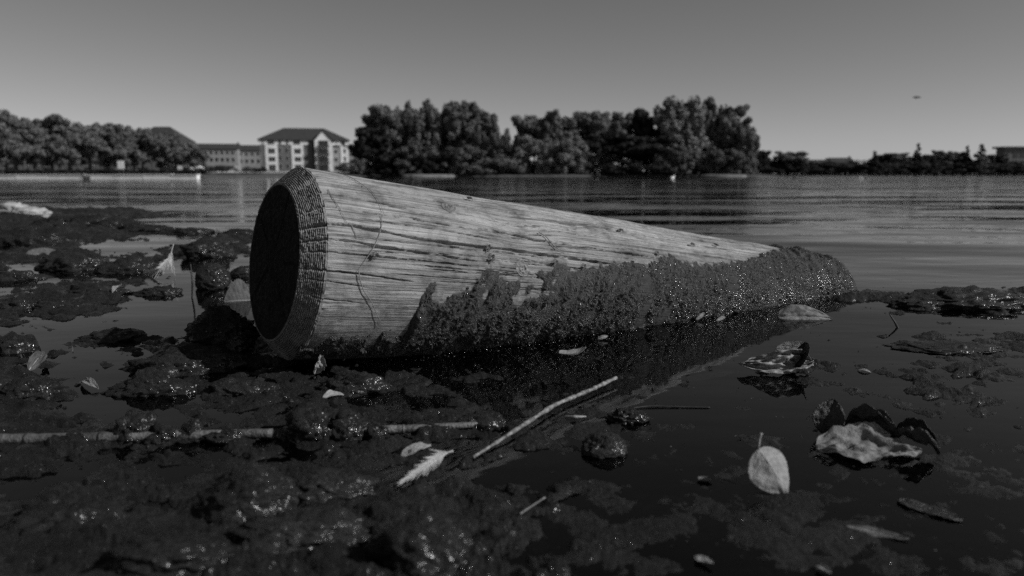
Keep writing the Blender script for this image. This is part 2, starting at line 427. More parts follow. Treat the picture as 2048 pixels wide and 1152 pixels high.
CRACKS = [  # pixel paths of the long drying checks, width mm, depth mm
 ([(635,358),(691,366),(743,378),(796,387),(850,396),(890,404),(944,412),(1006,422),(1069,435),(1131,444),(1225,460),(1300,472)], 2.6, 14),
 ([(658,386),(684,391),(736,400),(790,411),(850,420)], 1.9, 9),
 ([(641,410),(684,416),(740,424),(818,432),(850,440),(928,453),(1012,464),(1075,479),(1131,487),(1209,499),(1300,513)], 2.1, 12),
 ([(647,447),(699,450),(758,461),(814,473),(850,479),(912,487),(975,494),(1012,497),(1069,505),(1116,513),(1178,521),(1241,530)], 2.6, 15),
 ([(647,477),(702,482),(758,493),(833,504),(900,513),(960,524)], 1.6, 9),
 ([(650,502),(736,511),(833,520),(900,527),(958,536)], 1.1, 6),
 ([(643,541),(699,546),(758,554),(826,564)], 1.5, 8),
 ([(647,563),(699,569),(740,577)], 0.9, 4),
 ([(643,599),(690,603),(730,609)], 0.8, 4),
 ([(736,439),(800,446),(900,461),(990,478)], 1.5, 8),
 ([(780,412),(840,424),(930,440)], 1.4, 7),
 ([(660,425),(700,431),(760,438)], 0.7, 3),
 ([(1250,464),(1330,476),(1400,488)], 1.9, 9), ([(1297,475),(1380,489),(1432,495),(1480,505)], 1.9, 9),
 ([(1250,496),(1315,508),(1370,516)], 1.0, 5), ([(1330,462),(1420,478),(1500,492)], 0.9, 4),
 ([(980,519),(1010,517),(1050,516),(1090,528),(1150,534)], 0.8, 4), ([(990,440),(1090,459),(1180,472)], 1.4, 7),
 ([(1100,425),(1200,441),(1290,456)], 1.7, 8), ([(700,352),(800,369),(900,387)], 1.8, 8), ([(655,643),(690,647),(720,652)], 0.7, 3)]
cr = [(logpath(p), wd * 1.35 / 1000, dp * 1.2 / 1000) for p, wd, dp in CRACKS]
for k in range(330):   # fine hair checks
    u0 = RNG.uniform(0, 1.35); ln = RNG.uniform(0.05, 0.42); t0 = R(RNG.uniform(-35, 92))
    n = 5; us = np.linspace(u0, u0 + ln, n)
    cr.append((np.stack([us, t0 + np.cumsum(RNG.normal(0, 0.003, n))], 1), RNG.uniform(0.65, 1.25) / 1000, RNG.uniform(2.5, 7.0) / 1000))
def crack_field(u, th, ends=0.0):
    g = np.zeros(np.broadcast(u, th).shape); rad = lrad(u)
    for path, wd, dp in cr:
        u0, u1 = path[0, 0], path[-1, 0]
        if ends and u0 > 0.02: continue
        um = u[:, 0] if u.ndim == 2 else u
        rows = np.nonzero((um > u0 - 0.01) & (um < u1 + 0.01))[0] if not ends else np.arange(len(um))
        if not len(rows): continue
        tc = np.interp(um[rows], path[:, 0], path[:, 1])[:, None]
        jag = 0.0006 * vn(um[rows] * 90, um[rows] * 0 + path[0, 1] * 50, s=5)[:, None]
        dd = np.abs((th[rows] if th.ndim == 2 and th.shape[0] > 1 else th) - tc) * rad[rows] + jag * 0
        dd = np.abs(((th if th.shape[0] == 1 else th[rows]) - tc) * rad[rows] + jag)
        fade = 1.0 if ends else np.clip(np.minimum(um[rows] - u0 + 0.012, u1 - um[rows] + 0.004) / 0.05, 0, 1)[:, None] ** 0.5
        wv = wd * fade * (0.8 + 0.35 * vn(um[rows] * 35, um[rows] * 0 + path[0, 1] * 9, s=6)[:, None])
        g[rows] = np.maximum(g[rows], dp * fade * np.clip(1.8 * (1.15 - dd / np.maximum(wv, 1e-5)), 0, 1))
    return g
thv = np.concatenate([np.linspace(R(-180), R(-42), 40)[:-1], np.linspace(R(-42), R(112), 430), np.linspace(R(112), R(180), 22)[1:]])[:-1]
uv = np.linspace(0, LL, 520)
UU, TT = uv[:, None], thv[None]
rad = np.repeat(lrad(UU), len(thv), 1)
ss = TT * 0.165 + 0 * UU
warp = 0.010 * np.exp(-((UU - on_log(1046, 538)[0]) / 0.07) ** 2)
rad = rad + 0.0060 * fbm(UU * 4 + 0 * TT, np.cos(TT) * 2 + 0 * UU, np.sin(TT) * 2 + 0 * UU, o=3, s=40)
rad = rad + 0.0007 * fbm(UU * 9 + 0 * TT, ss * 210, o=3, s=44) + 0.0004 * fbm(UU * 60, ss * 300, o=2, s=46)
rad = rad - crack_field(UU, TT)
rad = rad - 0.0025 * sst(0.012, 0.0, UU) * (0.6 + 0.8 * vn(TT * 30 + 0 * UU, UU * 0 + TT * 0, s=48))
logroot = thing('log', (LC[0], LC[1], 0.0), 'weathered round timber post lying half sunk in mud, weed along its lower side', 'log')
def logpart(name, V, F, m, smooth=True, attrs=None, parent=None):
    o = obj(name, mesh_np(name, V - np.array([LC[0], LC[1], 0.0]), F, smooth, attrs), m, parent or logroot); return o

def wood_material():
    m, nt, out = mat('weathered_wood'); N = NT(nt)
    st = N.noise(N.coord((7, 330, 1), 'grain'), 1.0, 6, 0.62)
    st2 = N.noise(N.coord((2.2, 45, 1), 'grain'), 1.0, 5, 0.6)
    blot = N.noise(N.coord((11, 16, 1), 'grain'), 1.0, 6, 0.68)
    blot2 = N.noise(N.coord((60, 80, 1), 'grain'), 1.0, 5, 0.7)
    col = N.ramp(N.mix(0.45, st, st2), [(0.33, 0.08), (0.43, 0.22), (0.56, 0.36), (0.72, 0.48)])
    stain = N.ramp(blot, [(0.36, 0.42), (0.50, 0.86), (0.68, 1.0)])
    speck = N.ramp(blot2, [(0.30, 0.45), (0.42, 1.0)])
    cc = N.n('ShaderNodeMix', data_type='RGBA', blend_type='MULTIPLY'); cc.inputs[0].default_value = 1.0
    N.l(col, cc.inputs[6]); N.l(stain, cc.inputs[7])
    c2 = N.n('ShaderNodeMix', data_type='RGBA', blend_type='MULTIPLY'); c2.inputs[0].default_value = 0.8
    N.l(cc.outputs[2], c2.inputs[6]); N.l(speck, c2.inputs[7])
    gl_ = N.ramp(N.noise(N.coord((1.1, 120, 1), 'grain'), 1.0, 5, 0.6), [(0.34, 0.30), (0.41, 0.62), (0.46, 1.0)])   # grain lines, dark also to paint the shade of upper cracks
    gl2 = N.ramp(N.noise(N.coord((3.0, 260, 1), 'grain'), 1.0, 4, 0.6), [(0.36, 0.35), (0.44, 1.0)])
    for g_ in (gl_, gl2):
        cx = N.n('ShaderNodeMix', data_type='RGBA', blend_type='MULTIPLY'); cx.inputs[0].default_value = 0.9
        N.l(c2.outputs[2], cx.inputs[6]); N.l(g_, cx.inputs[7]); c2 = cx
    dm = N.n('ShaderNodeAttribute', attribute_name='film')      # dried silt film with its own outline
    c3 = N.n('ShaderNodeMix', data_type='RGBA'); N.l(dm.outputs['Fac'], c3.inputs[0]); N.l(c2.outputs[2], c3.inputs[6])
    N.l(N.ramp(N.noise(N.coord((70, 90, 1), 'grain'), 1.0, 6, 0.7), [(0.3, 0.06), (0.55, 0.17), (0.75, 0.28)]), c3.inputs[7])
    ws = N.n('ShaderNodeAttribute', attribute_name='weedstain')   # sodden wood under the weed
    c4 = N.n('ShaderNodeMix', data_type='RGBA'); N.l(ws.outputs['Fac'], c4.inputs[0]); N.l(c3.outputs[2], c4.inputs[6]); c4.inputs[7].default_value = (0.022, 0.022, 0.022, 1)
    nb = N.bump(st, 0.0026); nb = N.bump(N.noise(N.coord((260, 420, 1), 'grain'), 1.0, 4, 0.7), 0.0016, 0.7, nb)
    N.principled(out, c4.outputs[2], 0.85, nb, 0.2)
    return m
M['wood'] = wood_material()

# weed line along the log, traced in the log's own coordinates
WEED = [(632,690),(660,668),(700,668),(760,672),(800,660),(818,648),(834,618),(846,580),(858,560),(880,578),(905,562),(930,540),(960,531),(990,534),(1022,548),(1046,572),(1062,566),(1080,545),(1110,532),
        (1160,533),(1205,528),(1250,522),(1280,530),(1300,526),(1340,508),(1365,524),(1400,527),(1450,522),(1490,516),(1530,506),(1556,500)]
wq = np.array([on_log(*p) for p in WEED]); wq = wq[np.argsort(wq[:, 0])]
ue = wq[-1, 0]
wu = np.concatenate([[-0.05], wq[:, 0], [ue + 0.05, ue + 0.10, ue + 0.2, LL + .1]])
wt = np.concatenate([[wq[0, 1]], wq[:, 1], [wq[-1, 1] - 0.35, R(-50), R(-110), R(-150)]])
def weed_mask(u, t):
    sv = t * 0.16; e = (t - np.interp(u[:, 0], wu, wt)[:, None]) * lrad(u)
    jg = 0.017 * fbm(u * 55 + 0 * t, sv * 18, o=4, s=80) + 0.007 * fbm(u * 150 + 0 * t, sv * 70, o=3, s=81)
    m_ = sst(-0.003, 0.010, e + jg)
    m_ = m_ * (1 - sst(0.62, 0.40, u) * (1 - sst(-0.10, 0.10, fbm(u * 34 + 0 * t, sv * 30, o=4, s=87) + (e - 0.012) * 9)))
    return e, jg, m_
wt0 = np.interp(UU[:, 0], wu, wt)[:, None]
e_ = (TT - wt0) * lrad(UU)
film = sst(-0.06 - 0.12 * sst(0.5, 0.1, UU), 0.0, e_ + 0.045 * fbm(UU * 22, ss * 22, o=4, s=51) ) * (0.35 + 0.65 * sst(-0.2, 0.3, fbm(UU * 40, ss * 40, o=4, s=52)))
film = film * sst(1.05, 0.5, UU) + sst(-0.02, 0.01, e_) * sst(0.5, 1.05, UU)
stainw = 0.85 * sst(0.35, 0.9, weed_mask(UU, TT)[2])
attrs = {'weedstain': ('FLOAT', stainw), 'grain': ('FLOAT_VECTOR', np.stack([UU + 0 * TT + warp * np.cos(TT * 3), ss + 0.0035 * fbm(UU * 4, ss * 9, o=3, s=55) + 0.010 * warp / 0.01 * np.sin((ss - 0.21) * 25), ss * 0], -1)), 'film': ('FLOAT', np.clip(film, 0, 1))}
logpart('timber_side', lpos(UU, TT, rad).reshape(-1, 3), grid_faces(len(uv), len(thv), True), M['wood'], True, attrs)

# bevelled rim with growth rings standing proud
def rim_material():
    m, nt, out = mat('end_grain'); N = NT(nt)
    a = N.noise(N.coord((90, 60, 1), 'grain'), 1.0, 6, 0.7); b = N.noise(N.coord((14, 20, 1), 'grain'), 1.0, 4, 0.6)
    col = N.ramp(N.mix(0.5, a, b), [(0.33, 0.06), (0.5, 0.16), (0.68, 0.30)])
    nb = N.bump(N.noise(N.coord((300, 500, 1), 'grain'), 1.0, 5, 0.7), 0.002)
    N.principled(out, col, 0.8, nb, 0.25)
    return m
M['rim'] = rim_material()
th2 = np.concatenate([np.linspace(R(-180), R(-60), 60)[:-1], np.linspace(R(-60), R(150), 560), np.linspace(R(150), R(180), 14)[1:]])[:-1]
kk = np.linspace(0, 1, 170)[:, None]; T2 = th2[None]
ph = kk * 15 + 0.5 * fbm(T2 * 2.5 + 0 * kk, kk * 2.5, o=3, s=60)
saw = np.abs((ph % 1.0) - 0.5) * 2
brk = sst(0.15, 0.5, fbm(T2 * 26 + 0 * kk, kk * 11, o=3, s=62))
disp = 0.0030 * saw ** 0.8 - 0.0016 * brk * saw - 0.0012 * sst(0.25, 0.5, fbm(T2 * 9 + 0 * kk, kk * 4, o=3, s=61)) - 0.0010 * fbm(T2 * 60, kk * 30, o=3, s=63)
g2 = np.zeros((len(kk), len(th2)))
for path, wd, dp in cr:
    if path[0, 0] > 0.03: continue
    tc = path[0, 1] + 0.012 * vn(kk * 9, kk * 0 + path[0, 1] * 40, s=64)
    g2 = np.maximum(g2, dp * 0.55 * np.clip(1.2 - np.abs(T2 - tc) * 0.16 / (wd * 1.1), 0, 1) * (1 - kk * 0.75))
disp = (disp - g2) * sst(0, 0.03, kk) * sst(1.0, 0.97, kk) - 0.001 * sst(0.03, 0, kk)
cu, crd = 0.69, 0.72
edge = 0.0022 * vn(T2 * 18 + 0 * kk, kk * 0, s=65)
V = lpos(-LD * kk - cu * disp + 0 * T2, T2 + 0 * kk, LR1 + (LRI - LR1) * kk + crd * disp + edge * (1 - kk) * 0.6)
logpart('bevelled_rim', V.reshape(-1, 3), grid_faces(len(kk), len(th2), True)[:, ::-1], M['rim'], True,
        {'grain': ('FLOAT_VECTOR', np.stack([kk * 0.05 + 0 * T2, T2 * 0.16 + 0 * kk, 0 * T2 + 0 * kk], -1))})
# dark sawn face
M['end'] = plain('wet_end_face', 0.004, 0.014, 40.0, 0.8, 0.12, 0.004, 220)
th3 = np.linspace(-math.pi, math.pi, 221)[:-1]; k3 = np.linspace(1, 0.001, 60)[:, None]
crk = sum(np.clip(1.1 - np.abs(th3[None] - a_ - 0.05 * vn(k3 * 7, k3 * 0 + a_, s=68)) * np.maximum(k3, 0.05) * LRI / 0.0022, 0, 1) * sst(lo_, lo_ + 0.15, k3) for a_, lo_ in ((0.4, 0.1), (1.5, 0.35), (2.3, 0.2), (-0.9, 0.3), (-2.2, 0.15), (3.0, 0.5)))
dz = -0.006 * np.clip(crk, 0, 1) + 0.0026 * fbm(k3 * 30 * np.cos(th3), k3 * 30 * np.sin(th3), o=3, s=66) - 0.0012 * (np.abs((k3 * 22) % 1 - 0.5)) + 0 * th3
V = lpos(-LD - dz * sst(1.0, 0.97, k3), th3[None] + 0 * k3, LRI * k3 + 0 * th3)
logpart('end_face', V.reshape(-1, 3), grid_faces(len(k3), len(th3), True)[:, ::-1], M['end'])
# far end under the weed
V = lpos(LL + 0 * k3 + 0 * th3, th3[None] + 0 * k3, LR2 * k3 + 0 * th3)
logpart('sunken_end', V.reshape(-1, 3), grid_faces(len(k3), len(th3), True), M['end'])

# knots
def knot(px, py, rk, dark, seed):
    u0, t0 = on_log(px, py); kq = np.linspace(0.02, 1, 26)[:, None]; tq = np.linspace(0, 2 * math.pi, 41)[:-1][None]
    rr_ = rk * kq * (1 + 0.12 * vn(tq * 1.2 + 0 * kq, kq * 0 + seed, s=70))
    hgt = 0.0012 + 0.0012 * np.cos(kq * 15) * sst(1, .8, kq) - 0.0028 * np.exp(-((kq - 0.8) / 0.09) ** 2) - 0.004 * sst(0.85, 1.0, kq) - 0.002 * sst(0.3, 0, kq) + 0.0012 * vn(kq * 9 * np.cos(tq), kq * 9 * np.sin(tq), s=71 + seed)
    u = u0 + 1.15 * rr_ * np.cos(tq); t = t0 + rr_ * np.sin(tq) / lrad(u0)
    o = logpart('knot', lpos(u, t, lrad(u) + hgt).reshape(-1, 3), grid_faces(26, 40, True), M['rim'] if dark else M['wood'], True,
            {'grain': ('FLOAT_VECTOR', np.stack([u * 3, t * 0.5, u * 0], -1)), 'film': ('FLOAT', u * 0)})
    o['label'] = 'dark rough knot near the top of the timber' if dark else 'pale ringed knot just above the weed'
knot(1046, 538, 0.0165, False, 1); knot(897, 413, 0.0140, True, 2)

# weed crust
def weed_material():
    m, nt, out = mat('dried_weed'); N = NT(nt)
    c = N.coord()
    n1 = N.noise(c, 60, 5, 0.65); n2 = N.noise(c, 420, 3, 0.6)
    wet = N.n('ShaderNodeAttribute', attribute_name='wet').outputs['Fac']
    dry = N.ramp(N.mix(0.5, n1, n2), [(0.33, 0.03), (0.5, 0.075), (0.7, 0.14)])
    wetc = N.ramp(N.mix(0.5, n1, n2), [(0.35, 0.012), (0.5, 0.03), (0.7, 0.06)])
    mx = N.n('ShaderNodeMix', data_type='RGBA'); N.l(wet, mx.inputs[0]); N.l(dry, mx.inputs[6]); N.l(wetc, mx.inputs[7])
    nb = N.bump(N.noise(c, 260, 5, 0.7), 0.008); nb = N.bump(n2, 0.004, 1.0, nb)
    cb = N.bump(N.noise(c, 330, 2, 0.5), 0.007)
    N.principled(out, mx.outputs[2], 0.8, nb, 0.25, N.math('MULTIPLY', wet, 0.7), 0.28, cb)
    return m
M['weed'] = weed_material()
uw = np.linspace(-0.01, LL + 0.05, 600)[:, None]; tw = np.linspace(R(-150), R(150), 470)[None]
sw = tw * 0.16
e_, jag, mk = weed_mask(uw, tw)
clump = 0.6 * billow(uw * 34 + 0 * tw, sw * 26, o=3, s=82) + 0.8 * billow(uw * 15 + 0 * tw, sw * 14, o=2, s=83)
drape = fbm(uw * 95 + sw * 22, sw * 20 + 0 * uw, o=3, s=84)
holes = sst(0.17, 0.30, fbm(uw * 36 + sw * 14, sw * 13 + 0 * uw, o=4, s=86))
thick = 0.0095 + 0.0070 * clump + 0.0095 * drape + 0.0030 * fbm(uw * 300, sw * 300, o=2, s=88)
thin = sst(0.05, 0.28, uw)                       # only a thin crust close to the sawn end
thick = np.maximum(thick, 0.002) * (0.25 + 0.6 * sst(0.0, 0.05, e_ + jag)) * (0.45 + 0.55 * thin) * (1 - 0.9 * holes * sst(0.004, 0.02, e_))
thick = thick + 0.0030 * (1 - thin)
thick = thick + 0.0016 * fbm(uw * 220, sw * 220, o=3, s=89)
tk = -0.0035 + mk * (np.maximum(thick, 0.0006) + 0.0035)
rend = sst(LL + 0.05, LL - 0.03, uw)
rw = (lrad(uw) + tk) * (0.25 + 0.75 * np.sqrt(np.clip(rend, 0, 1))) 
PW = lpos(uw + 0 * tw, tw + 0 * uw, rw)
wet = np.clip(sst(0.12, 0.03, PW[..., 2] + 0.03 * fbm(uw * 20 + 0 * tw, sw * 20, o=3, s=90) + 0.02 * clump), 0, 1)
F = grid_faces(len(uw), tw.shape[1])
keep = (tk.ravel()[F] > -0.0026).any(1)
weed = logpart('weed_crust', PW.reshape(-1, 3), F[keep], M['weed'], True, {'wet': ('FLOAT', wet)})
weed['label'] = 'dark shaggy weed crust along the lower side of the timber'

# drops of water clinging to the weed: low domes
def wet_material():
    m, nt, out = mat('water_drop'); N = NT(nt)
    N.principled(out, 0.02, 0.17, None, 1.0)
    return m
M['drop'] = wet_material()
def domes(points, normals, rad_, flat, name, parent, origin):
    nr, na = 4, 8
    ph = np.linspace(0.05, math.pi / 2, nr); w_ = np.linspace(0, 2 * math.pi, na + 1)[:-1]
    T = np.stack([np.sin(ph)[:, None] * np.cos(w_), np.sin(ph)[:, None] * np.sin(w_), np.cos(ph)[:, None] + 0 * w_], -1).reshape(-1, 3)
    F0 = grid_faces(nr, na, True)
    n = len(points); Nn = normals / np.linalg.norm(normals, axis=1)[:, None]
    a = np.cross(Nn, [0.3, 0.5, 0.81]); a /= np.linalg.norm(a, axis=1)[:, None]; b = np.cross(Nn, a)
    V = points[:, None] + rad_[:, None, None] * (T[None, :, :1] * a[:, None] + T[None, :, 1:2] * b[:, None] + flat * T[None, :, 2:] * Nn[:, None])
    Fs = (F0[None] + (np.arange(n) * len(T))[:, None, None]).reshape(-1, 4)
    o = obj(name, mesh_np(name, V.reshape(-1, 3) - origin, Fs), M['drop'], parent); o['kind'] = 'stuff'
    return o
HALF = np.array(SUN_DIR) + np.array([0, -0.95, 0.22]); HALF /= np.linalg.norm(HALF)
du = np.gradient(PW, axis=0); dv = np.gradient(PW, axis=1); NW = np.cross(dv, du); NW /= np.linalg.norm(NW, axis=-1)[..., None] + 1e-12
rad_dir = PW - (LC + AX * uw[..., None]); NW *= np.sign((NW * rad_dir).sum(-1))[..., None]
ok = np.nonzero((mk.ravel() > 0.9) & (PW[..., 2].ravel() > 0.002) & (PW[..., 2].ravel() < 0.15) & ((NW @ HALF).ravel() > 0.80))[0]
pr = (np.exp(-PW[..., 2].ravel()[ok] / 0.045) * (0.10 + sst(0.2, 1.5, uw + 0 * tw).ravel()[ok] ** 1.5)) * (0.15 + sst(0.0, 0.4, fbm(uw * 16 + 0 * tw, sw * 16, o=2, s=93)).ravel()[ok])
sel = RNG.choice(ok, min(1900, len(ok)), False, pr / pr.sum())
jit = NW.reshape(-1, 3)[sel] + 0.5 * HALF + RNG.normal(0, 0.10, (len(sel), 3))
org = np.array([LC[0], LC[1], 0])
domes(PW.reshape(-1, 3)[sel], jit, RNG.uniform(0.0009, 0.0021, len(sel)), 0.30, 'water_drops', logroot, org)

# bubble domes added along the log's waterline, tilted to make sun glints
bx_ = RNG.uniform(770, 1640, 260); bpx = np.where(RNG.uniform(0, 1, 260) < 0.6, RNG.uniform(770, 1120, 260), bx_)
bp = np.array([at(x_, float(np.interp(x_, [680, 850, 1000, 1150, 1300, 1450, 1600], [716, 704, 687, 671, 656, 643, 626])) + abs(RNG.normal(0, 7)) + 1) for x_ in bpx])
domes(bp, np.tile(HALF, (260, 1)) + np.array([0, 0, 0.3]) + RNG.normal(0, 0.10, (260, 3)), RNG.uniform(0.0008, 0.0018, 260), 0.35, 'glint_bubbles', logroot, org)
# hanging strands on the weed
okw = np.nonzero((mk.ravel() > 0.75) & (PW[..., 2].ravel() > 0.0) & (tw + 0 * uw > R(-60)).ravel())[0]
okw = okw[holes.ravel()[okw] < 0.7]; selw = RNG.choice(okw, 7000, False); nw_ = len(selw)
dn_ = np.array([0, 0, -1.0]) + RNG.normal(0, 0.35, (nw_, 3))
lw_ = RNG.uniform(0.003, 0.011, nw_)
zt = PW.reshape(-1, 3)[selw, 2]
chips(PW.reshape(-1, 3)[selw] + NW.reshape(-1, 3)[selw] * 0.0006, NW.reshape(-1, 3)[selw] + RNG.normal(0, 0.3, (nw_, 3)), dn_, lw_, RNG.uniform(0.0006, 0.0018, nw_), np.clip(RNG.beta(1.2, 2.2, nw_) * (0.35 + 0.65 * sst(0.0, 0.10, zt)), 0, 1), lw_ * RNG.uniform(0.05, 0.4, nw_), 'weed_strands', M['strand'], logroot, org)

# drops on the flanks of the mud lumps
gx = np.gradient(np.stack([X, Y, Z], -1), axis=0); gy = np.gradient(np.stack([X, Y, Z], -1), axis=1)
NM = np.cross(gx, gy); NM /= np.linalg.norm(NM, axis=-1)[..., None] + 1e-12; NM *= np.sign(NM[..., 2])[..., None]
cand = np.nonzero(((NM @ HALF) > 0.72).ravel() & (Z > 0.002).ravel() & (np.hypot(X, Y) < 6).ravel() & (np.abs(np.arctan2(X, Y)) < R(38)).ravel())[0]
if len(cand):
    pr = sst(0.05, 0.45, fbm(X.ravel()[cand] * 9, Y.ravel()[cand] * 9, o=2, s=95)) + 0.02
    sel = RNG.choice(cand, min(260, len(cand)), False, pr / pr.sum())
    PT = np.stack([X, Y, Z], -1).reshape(-1, 3)[sel]
    domes(PT, NM.reshape(-1, 3)[sel] + 0.4 * HALF + RNG.normal(0, 0.15, (len(sel), 3)), RNG.uniform(0.0006, 0.0013, len(sel)) * np.clip(np.hypot(PT[:, 0], PT[:, 1]), 0.7, 3) * 1.3, 0.30, 'water_drops', mud, np.zeros(3))


# ------------------------------------------------------------------ stones and mud lumps
def stone(px, py, wpx, hpx, label, name='stone', m='stone', seed=1, squash=0.9, sub=5, rough=0.16, sink=0.25, z=None, cat='stone', drops=12):
    """a weed-covered stone whose foot is seen at (px, py); size in picture pixels turned into metres at its place"""
    p = on_mud(px, py) if z is None else at(px, py, z)
    dist = math.hypot(p[0], p[1]); mpp = dist / FPX
    flat_ = name not in ('rock', 'weed_clot') and 'rounded' not in label
    rx = wpx * mpp * (0.62 if flat_ else 0.5); sink = min(0.62, sink + 0.18) if flat_ else sink
    rz = hpx * mpp / (2 * (1 - sink)) * (0.64 if flat_ else 1.0)
    ry = (rx + rz) * 0.5 * squash
    bm = bmesh.new(); bmesh.ops.create_icosphere(bm, subdivisions=sub, radius=1.0)
    v = np.array([x.co for x in bm.verts]); f = np.array([[q.index for q in t.verts] for t in bm.faces]); bm.free()
    rough = rough * 1.25
    d = 1 + rough * 1.6 * fbm(v[:, 0] * 1.3 + seed * 7, v[:, 1] * 1.3, v[:, 2] * 1.3, o=3, s=seed) + rough * 1.0 * fbm(v[:, 0] * 5, v[:, 1] * 6 + seed, v[:, 2] * 6, o=4, s=seed + 3, gain=0.6)
    v = v * d[:, None] * np.array([rx, ry, rz]); v[:, 2] += rz * (1 - 2 * sink)
    o = obj(name, mesh_np(name, v, f), M[m]); o.location = (p[0], p[1] + ry * 0.6, p[2]); tag(o, label, cat)
    if drops:
        nv = v / np.array([rx, ry, rz]) ** 2; nv /= np.linalg.norm(nv, axis=1)[:, None]
        c = np.nonzero((nv @ HALF > 0.8) & (v[:, 2] > 0.1 * rz))[0]
        if len(c):
            s_ = RNG.choice(c, min(max(2, drops // 2), len(c)), False)
            domes(v[s_], nv[s_] + 0.3 * HALF + RNG.normal(0, 0.1, (len(s_), 3)), RNG.uniform(0.7, 1.5, len(s_)) * 0.0012 * max(0.7, dist), 0.30, 'water_drops', o, np.zeros(3))
    return o
stone(435, 712, 130, 90, 'black jagged rock leaning against the sawn end of the log', 'rock', seed=2, rough=0.22, sink=0.18, cat='rock', squash=0.7)
stone(418, 578, 62, 46, 'rounded dark wet stone standing alone in the pool beside the log', seed=3, rough=0.09)
stone(483, 553, 40, 28, 'small dark stone half hidden behind the sawn end of the log', seed=4, rough=0.1, drops=0)
stone(405, 515, 75, 42, 'lumpy dark stone beside the white feather', seed=5, rough=0.2)
stone(245, 545, 90, 34, 'low weedy stone to the left of the white feather', seed=6, rough=0.2, sink=0.4)
stone(130, 540, 110, 34, 'flat dark stone in front of the serrated leaf', seed=7, rough=0.2, sink=0.45)
stone(700, 785, 120, 52, 'hump of glistening weed by the foot of the log', 'weed_hump', seed=8, rough=0.2, sink=0.35, cat='weed', drops=50)
stone(350, 745, 170, 62, 'broad weedy mound in front of the black rock', 'weed_mound', seed=9, rough=0.2, sink=0.45, cat='weed', drops=45)
stone(285, 790, 130, 46, 'smaller weedy mound next to the small dark puddle', 'weed_mound', seed=10, rough=0.2, sink=0.45, cat='weed', drops=20)
stone(470, 790, 110, 36, 'low mound of weed with a pale straw on it', 'weed_mound', seed=11, rough=0.2, sink=0.45, cat='weed', drops=10)
stone(45, 795, 75, 48, 'round dark lump at the left edge above the cane', 'mud_lump', seed=12, rough=0.16, sink=0.3, cat='mud')
stone(480, 1030, 165, 110, 'big pitted round stone with a pale top in the near mud', 'boulder', seed=13, rough=0.15, sink=0.35, drops=6)
stone(830, 1130, 190, 110, 'large blurred stone nearest the lower edge of the picture', 'boulder', seed=14, rough=0.2, sink=0.35, drops=14)
stone(1212, 910, 96, 36, 'single rounded stone in the shallow water, its shaded side dark', seed=15, rough=0.14, sink=0.42, drops=0, m='mud_light')
stone(650, 990, 150, 46, 'pale silty hump to the left of the near feather', 'mud_lump', m='mud_light', seed=16, rough=0.2, sink=0.45, cat='mud', drops=3)
stone(590, 1075, 200, 50, 'soft silt hump between the two large near stones', 'mud_lump', m='mud_light', seed=17, rough=0.22, sink=0.5, cat='mud', drops=5)
stone(110, 1060, 190, 60, 'low mud lump in the near left corner', 'mud_lump', seed=18, rough=0.22, sink=0.5, cat='mud', drops=6)
stone(330, 1120, 170, 50, 'blurred mud lump low in the near left part', 'mud_lump', seed=19, rough=0.22, sink=0.5, cat='mud', drops=6)
stone(1260, 845, 70, 22, 'little weed lump with bright drops beyond the single rounded stone', 'weed_lump', seed=20, rough=0.25, sink=0.4, cat='weed', drops=14)
stone(1950, 617, 160, 40, 'dark wet stone at the right edge beyond the floating leaves', seed=21, rough=0.22, sink=0.3, drops=10)
stone(1865, 615, 90, 22, 'flat dark clod beside the stone at the right edge', 'mud_clod', seed=22, rough=0.25, sink=0.45, cat='mud', drops=0)
stone(2040, 612, 70, 30, 'small dark clod cut by the right edge of the picture', 'mud_clod', seed=23, rough=0.25, sink=0.4, cat='mud', drops=10)
stone(15, 425, 55, 24, 'pale rough stone at the far end of the mud bank, cut by the picture edge', seed=24, rough=0.2, sub=4, m='pale_stone', drops=0)
stone(52, 430, 48, 18, 'pale rough stone, second along the far end of the mud bank', seed=25, rough=0.2, sub=4, m='pale_stone', drops=0)
k = 0
for (px, py, w_, h_, what) in [(100,452,70,26,'below the pale stones'),(160,448,60,24,'along the crest of the mud bank'),(215,455,70,20,'past the crest of the mud bank'),(40,490,90,30,'under the mud bank at the picture edge'),
        (60,470,60,24,'half way up the mud bank'),(290,462,80,16,'on the low tongue of the mud bank'),(365,468,70,14,'near the tip of the mud bank'),(20,560,70,20,'in the pool at the left picture edge'),(190,590,90,22,'among weed in front of the pools'),
        (310,590,60,18,'before the tip of the white feather'),(20,615,60,22,'glistening on the left picture edge'),(100,615,80,18,'beside the pale chip among the weed'),(210,682,90,26,'in the middle of the weedy shallows'),(20,705,60,34,'pale and mossy at the left picture edge'),(470,468,60,12,'nearly awash between mud bank and log')]:
    k += 1
    stone(px, py, w_, h_, 'dark weedy clod ' + what, 'mud_clod', m='stone_far' if py < 500 else 'stone', seed=40 + k, rough=0.28, sink=0.42, sub=4, cat='mud', drops=8 if py > 520 else 2)

